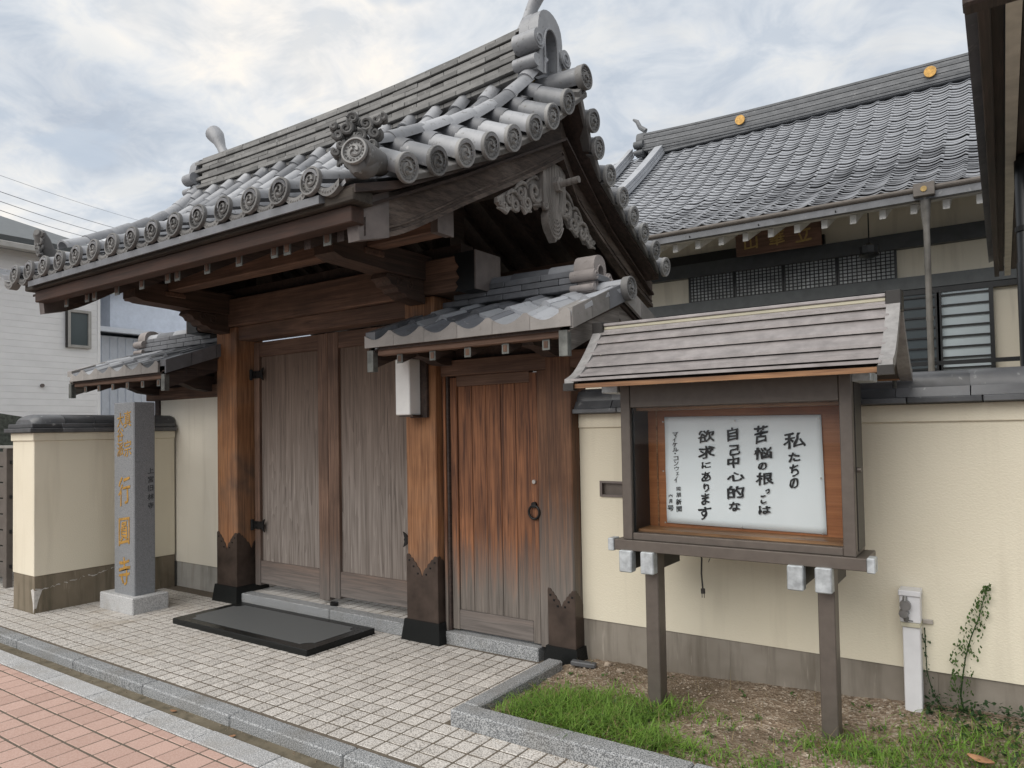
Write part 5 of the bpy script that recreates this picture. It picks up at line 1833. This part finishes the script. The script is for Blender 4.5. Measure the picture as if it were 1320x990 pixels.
# ================================================================== HOUSES ON THE LEFT
h1 = thing('white_house', 'white house with horizontal siding and one small window at far left', 'house', (-14, 4, 0))
MB().box(-18, -12.012, -2, 5.74, -.1, 4.5).build('wall', 'siding', h1)
sdm = MB().hexa([(-12.011, -2, 0), (-12.004, -2, .0015), (-12.004, 5.715, .0015), (-12.011, 5.715, 0), (-12.011, -2, .0962), (-12.0058, -2, .0962), (-12.0058, 5.715, .0962), (-12.011, 5.715, .0962)]).mesh('siding_board', 'siding')
for k in range(46):
    link('siding_board', sdm, h1, T(0, 0, .1 + .0965 * k))
MB().box(-12.02, -11.985, 5.716, 5.755, 0, 4.5).build('corner_trim', 'siding', h1)
wn = MB().box(-12.01, -11.985, 5.30, 5.56, 2.99, 3.50).build('window', 'pane_house', h1)
for (ya, yb, za, zb_) in ((5.255, 5.30, 2.945, 3.545), (5.56, 5.605, 2.945, 3.545), (5.30, 5.56, 2.945, 2.99), (5.30, 5.56, 3.50, 3.545)):
    MB().box(-12.005, -11.955, ya, yb, za, zb_, .004).build('window_frame', 'window_frame', wn)
MB().box(-11.99, -11.955, 5.232, 5.254, 2.94, 3.55).build('window_reveal', 'frame_dark', wn)
MB().tube([(-12.0, 4.908, 2.334), (-11.97, 4.908, 2.334)], .028, 10).build('vent_pipe', 'cap_grey', h1)
MB().hexa([(-18, -2.4, 4.45), (-11.75, -2.4, 4.32), (-11.75, 6.0, 4.32), (-18, 6.0, 4.45), (-18, -2.4, 6.5), (-11.7, -2.4, 4.46), (-11.7, 6.0, 4.46), (-18, 6.0, 6.5)]).build('roof', 'hall_beam_grey', h1)
MB().box(-11.74, -11.62, -2.4, 6.0, 4.27, 4.36, .01).build('gutter', 'window_frame', h1)
h2 = thing('blue_house', 'pale blue metal-clad shed roofs and walls seen behind the gate', 'house', (-15, 9, 0))
MB().box(-19, -13.0, 6.1, 12, 0, 3.32).build('wall', 'blue_wall', h2)
for k in range(40):
    MB().box(-13.0, -12.985, 6.12 + .14 * k, 6.15 + .14 * k, 0, 3.3).build('wall_rib', 'blue_wall', h2)
MB().hexa([(-19, 5.9, 3.9), (-12.7, 5.9, 3.36), (-12.7, 12, 3.36), (-19, 12, 3.9), (-19, 5.9, 4.0), (-12.7, 5.9, 3.44), (-12.7, 12, 3.44), (-19, 12, 4.0)]).build('lower_roof', 'blue_white', h2)
MB().box(-19, -14.2, 7.0, 13, 3.4, 4.45).build('upper_wall', 'blue_wall', h2)
MB().prism([(7.0, 4.45), (13, 4.45), (10, 5.6)], 'x', -19, -14.2).build('gable', 'blue_wall', h2)
MB().strip([(6.6, 4.40), (10, 5.72)], [(6.6, 4.28), (10, 5.6)], 'x', -19, -14.0).build('upper_roof', 'tile_dark', h2)
MB().strip([(10, 5.72), (13.4, 4.40)], [(10, 5.6), (13.4, 4.28)], 'x', -19, -14.0).build('upper_roof', 'tile_dark', h2)
MB().strip([(6.6, 4.30), (10, 5.62)], [(6.6, 4.14), (10, 5.46)], 'x', -14.0, -13.95).build('gable_board', 'cream_trim', h2)
ru = MB()
for i in range(14):
    for j in range(10):
        x = -14.1 - .3 * i; y = 6.62 + .26 * j; z = 4.42 + .26 * j * .388
        q_ = half_tube(.27, .10, .09, 6, .02); q_.xform(T(x, y, z, .37)); ru.add(q_.v, q_.f)
ru.build('roof_tile_field', 'tile_hall', h2, True, kind='stuff')

fw = thing('rough_retaining_wall', 'dark rough retaining wall with a sloping top behind the wing wall', 'wall', (-9.6, 4, 0))
MB().prism([(2.2, 0), (5.6, 0), (5.6, 1.62), (4.0, 1.74), (2.2, 2.05)], 'x', -9.9, -9.5).build('wall_body', 'rough_wall', fw)
fn = thing('slatted_fence', 'grey brown fence panel with open gap at the left picture edge', 'fence', (-8.3, 3.0, 0))
MB().box(-8.62, -8.54, 3.16, 3.22, 0, 1.44, .004).build('post', 'fence_brown', fn)
MB().box(-8.42, -8.34, 3.19, 3.25, 0, 1.44, .004).build('post', 'fence_brown', fn)
for k in range(8):
    MB().box(-9.4, -8.63, 3.17, 3.19, .1 + .165 * k, .25 + .165 * k, .004).build('slat', 'fence_brown', fn)
for k in range(4):
    MB().box(-8.54, -8.42, 3.19, 3.21, .2 + .36 * k, .235 + .36 * k).build('gap_bar', 'iron', fn)
MB().box(-9.4, -8.34, 3.17, 3.24, 1.441, 1.47, .004).build('top_rail', 'window_frame', fn)

# ================================================================== POWER LINES
for k, (pa, pb_) in enumerate((((0, 226), (175, 282)), ((0, 247), (160, 296)), ((0, 259.5), (140, 302)), ((0, 271), (122, 307)))):
    pts_ = []
    for (px, py), dpt in ((pa, 26), (pb_, 40)):
        d = _f + _r2 * ((px - 660) / 923.33) - _u2 * ((py - 526.58) / 923.33)
        pts_.append(CAM + d * dpt)
    e0 = pts_[0] + (pts_[0] - pts_[1]) * .6; e1 = pts_[1] + (pts_[1] - pts_[0]) * .8
    path = []
    for i in range(13):
        t = i / 12
        p = e0.lerp(e1, t); p.z -= .35 * (4 * t * (1 - t) - 4 * .25 * .75)
        path.append(p)
    tag(MB().tube(path, .007 if k == 0 else .012, 5).build('power_line', 'cable'), ('thinnest and topmost power line against the sky at upper left', 'upper of the three dark power lines at left', 'middle of the three dark power lines at left', 'lowest of the three dark power lines at left')[k], 'power line', 'power lines over the houses')

# ================================================================== VEGETATION


def blade(m, x, y, z, h, lean, az, w_):
    dx, dy = math.cos(az), math.sin(az)
    px_, py_ = -dy * w_, dx * w_
    p = []
    for t in (0, .4, .75, 1):
        o_ = lean * h * t * t
        ww = (1 - t) * (1 if t else .8)
        hh = h * (t - .25 * lean * t * t)
        p.append(((x + dx * o_ - px_ * ww, y + dy * o_ - py_ * ww, z + hh), (x + dx * o_ + px_ * ww, y + dy * o_ + py_ * ww, z + hh)))
    vs = [p[0][0], p[0][1], p[1][0], p[1][1], p[2][0], p[2][1], p[3][0]]
    m.add(vs, [(0, 1, 3, 2), (2, 3, 5, 4), (4, 5, 6)])


def leaf(m, c, r, az, tilt):
    c = Vector(c)
    R3 = Euler((tilt, 0, az)).to_matrix()
    pts_ = [Vector(p) * r for p in ((0, -.9, 0), (.5, -.3, .12), (.42, .4, .1), (0, 1, 0), (-.42, .4, .1), (-.5, -.3, .12))]
    m.add([c + R3 @ p for p in pts_], [(0, 1, 2, 3), (0, 3, 4, 5)])


def dens(x, y):
    d = 0
    d += 1.5 * math.exp(-(((x + 1.90) / .30) ** 2 + ((y - 3.30) / .24) ** 2))
    d += .7 * math.exp(-(((x + 1.45) / .22) ** 2 + ((y - 3.17) / .09) ** 2))
    d += .55 * math.exp(-(((x + 1.65) / .3) ** 2 + ((y - 3.55) / .12) ** 2))
    d += .6 * math.exp(-(((x + .55) / .24) ** 2 + ((y - 3.50) / .11) ** 2))
    d += .22 * math.exp(-(((x + .95) / .35) ** 2 + ((y - 3.2) / .10) ** 2))
    d += .38 * math.exp(-(((x + .15) / .30) ** 2 + ((y - 3.75) / .2) ** 2))
    return d


gr = MB(); dry = MB()
for k in range(42000):
    x = random.uniform(-2.32, .35); y = random.uniform(3.07, 4.08)
    d = dens(x, y) * (.55 + .9 * (math.sin(11 * x + 4 * y) * math.sin(13 * y - 5 * x) * .5 + .5))
    if random.random() > d * .8:
        continue
    h = random.uniform(.04, .10) * (.7 + .5 * min(1, d))
    blade(gr if random.random() < .93 else dry, x, y, soil_z(x, y) - .003, h, random.uniform(.5, 1.9), random.uniform(0, 2 * PI), random.uniform(.002, .006))
bw = MB()
for k in range(9000):
    x = random.uniform(-2.3, .4); y = random.uniform(3.08, 4.08)
    d = dens(x, y)
    if random.random() > .10 * d + .012:
        continue
    for q_ in range(random.randint(2, 5)):
        leaf(bw, (x + random.gauss(0, .012), y + random.gauss(0, .012), soil_z(x, y) + random.uniform(.006, .05) * min(1, .3 + d)), random.uniform(.006, .016), random.uniform(0, 6.3), random.uniform(-.8, .8))
bw.build('broad_weeds', 'weed', bed, fix=False, kind='stuff')
gr.build('grass', 'grass', bed, fix=False, kind='stuff', label='bright green grass growing in the planting bed')
for k in range(260):
    x = random.uniform(-2.3, .3); y = random.uniform(3.1, 4.05)
    blade(dry, x, y, soil_z(x, y), random.uniform(.03, .12), random.uniform(.2, 1.8), random.uniform(0, 2 * PI), .0015)
dry.build('dry_grass', 'dry_grass', bed, fix=False, kind='stuff')


wd = MB()
for k in range(2600):
    x = random.uniform(-.45, .45); y = random.uniform(3.55, 4.12)
    d = math.exp(-((y - 4.09) / .09) ** 2) * (x > -.36) + .35 * math.exp(-((x - .0) / .25) ** 2 - ((y - 3.85) / .15) ** 2)
    if random.random() > d:
        continue
    hh = random.random() ** 2 * .07 * (1 if y > 3.98 else .35)
    leaf(wd, (x, y, soil_z(x, y) + .008 + hh), random.uniform(.008, .018), random.uniform(0, 6.3), random.uniform(-.7, .9))
wd.build('ground_creeper', 'vine', bed, fix=False, kind='stuff')
vn = thing('climbing_plant', 'single upright dark green climber growing against the wall right of the tap post', 'plant', (-.19, 4.12, .1))
sp = [(-.20, 4.11, .12), (-.215, 4.12, .22), (-.205, 4.125, .30), (-.19, 4.13, .40), (-.165, 4.13, .50), (-.13, 4.135, .60), (-.105, 4.135, .70), (-.085, 4.135, .76)]
MB().tube(sp, [.005, .0045, .004, .0035, .003, .0028, .002, .0015], 6).build('stem', 'vine', vn)
lv = MB()
for k in range(360):
    t = random.random() ** .85
    i = min(len(sp) - 2, int(t * (len(sp) - 1))); u = t * (len(sp) - 1) - i
    p = Vector(sp[i]).lerp(Vector(sp[i + 1]), u)
    wdt = .085 * (1 - t) ** .8 * (1 if t > .35 else .55) + .008
    side_ = random.choice((-1, 1, -1))
    off = random.random()
    leaf(lv, (p.x + side_ * wdt * off, p.y - .006 - random.random() * .015, p.z + wdt * .35 * off + random.gauss(0, .006)), random.uniform(.006, .0115), random.uniform(0, 6.3), random.uniform(.6, 1.7))
lv.build('foliage', 'weed', vn, fix=False)
v2 = thing('thin_creeper', 'thin creeper running up the right edge of the white tap post', 'plant', (-.36, 4.12, .1))
sp2 = [(-.28, 4.11, .13), (-.33, 4.12, .2), (-.355, 4.13, .30), (-.358, 4.135, .42), (-.36, 4.14, .52)]
MB().tube(sp2, .0025, 5).build('stem', 'vine', v2)
lv = MB()
for k in range(90):
    t = random.random() ** 1.6
    i = min(len(sp2) - 2, int(t * (len(sp2) - 1))); u = t * (len(sp2) - 1) - i
    p = Vector(sp2[i]).lerp(Vector(sp2[i + 1]), u)
    leaf(lv, (p.x + random.gauss(0, .012), p.y - .012, p.z + random.gauss(0, .01)), random.uniform(.005, .010), random.uniform(0, 6.3), random.uniform(.5, 1.6))
lv.build('foliage', 'vine', v2, fix=False)


def curled_leaf(x, y, z, L_, rz, label):
    m = MB(); n = 8
    for i in range(n + 1):
        t = i / n; w_ = L_ * .26 * math.sin(PI * min(1, t * .97 + .03)) ** .8
        for s_ in (-1, 0, 1):
            m.v.append(((t - .5) * L_, s_ * w_, (.10 * L_ * s_ * s_) + .25 * L_ * (t - .5) ** 2))
    for i in range(n):
        for j in range(2):
            a = i * 3 + j
            m.f.append((a, a + 1, a + 4, a + 3))
    m.xform(T(x, y, z, .1, .05, rz))
    o = m.build('fallen_leaf', 'leaf_dry', smooth=True, fix=False)
    md_ = o.modifiers.new('thickness', 'SOLIDIFY'); md_.thickness = .0012
    tag(o, label, 'leaf')


curled_leaf(-.125, 3.62, soil_z(-.125, 3.62) + .03, .10, -.2, 'brown dry leaf on the grass at lower right corner')
curled_leaf(-4.02, 2.335, -.052, .045, .4, 'small tan leaf lying in the gutter, left of two')
curled_leaf(-3.42, 2.31, -.052, .04, 1.2, 'small tan leaf lying in the gutter, right of two')

grit = MB()
for k in range(700):
    t = random.random()
    if t < .45:
        x = random.uniform(-2.46, -.9); y = 2.935 - abs(random.gauss(0, .03))
    elif t < .7:
        x = -2.455 - abs(random.gauss(0, .03)); y = random.uniform(2.95, 3.95)
    else:
        x = random.uniform(-7.0, -2.5); y = 4.0 - abs(random.gauss(0, .12))
    r = random.uniform(.001, .0035)
    grit.add([(x - r, y - r, .0005), (x + r, y - r * .6, .0005), (x + r * .3, y + r, .0005), (x, y, .0005 + r)], [(0, 1, 3), (1, 2, 3), (2, 0, 3)])
grit.build('paving_grit', 'soil', tr_, fix=False, kind='stuff')

# shrub seen through the gap above the wall and beside the doors
tr1 = thing('garden_tree', 'green garden shrub glimpsed over the wall behind the notice board', 'tree', (-3.2, 6.6, 0))
MB().tube([(-3.2, 6.6, 0), (-3.18, 6.62, .8), (-3.25, 6.6, 1.4)], [.05, .04, .02], 8).build('trunk', 'wood_dark', tr1)
lv = MB()
for k in range(1600):
    p = Vector((random.gauss(0, 1), random.gauss(0, 1), random.gauss(0, 1))).normalized() * random.random() ** .4
    leaf(lv, (-3.2 + p.x * .55, 6.6 + p.y * .5, 1.25 + p.z * .62), random.uniform(.03, .05), random.uniform(0, 6.3), random.uniform(-1, 1))
lv.build('crown', 'tree_leaf', tr1, fix=False)
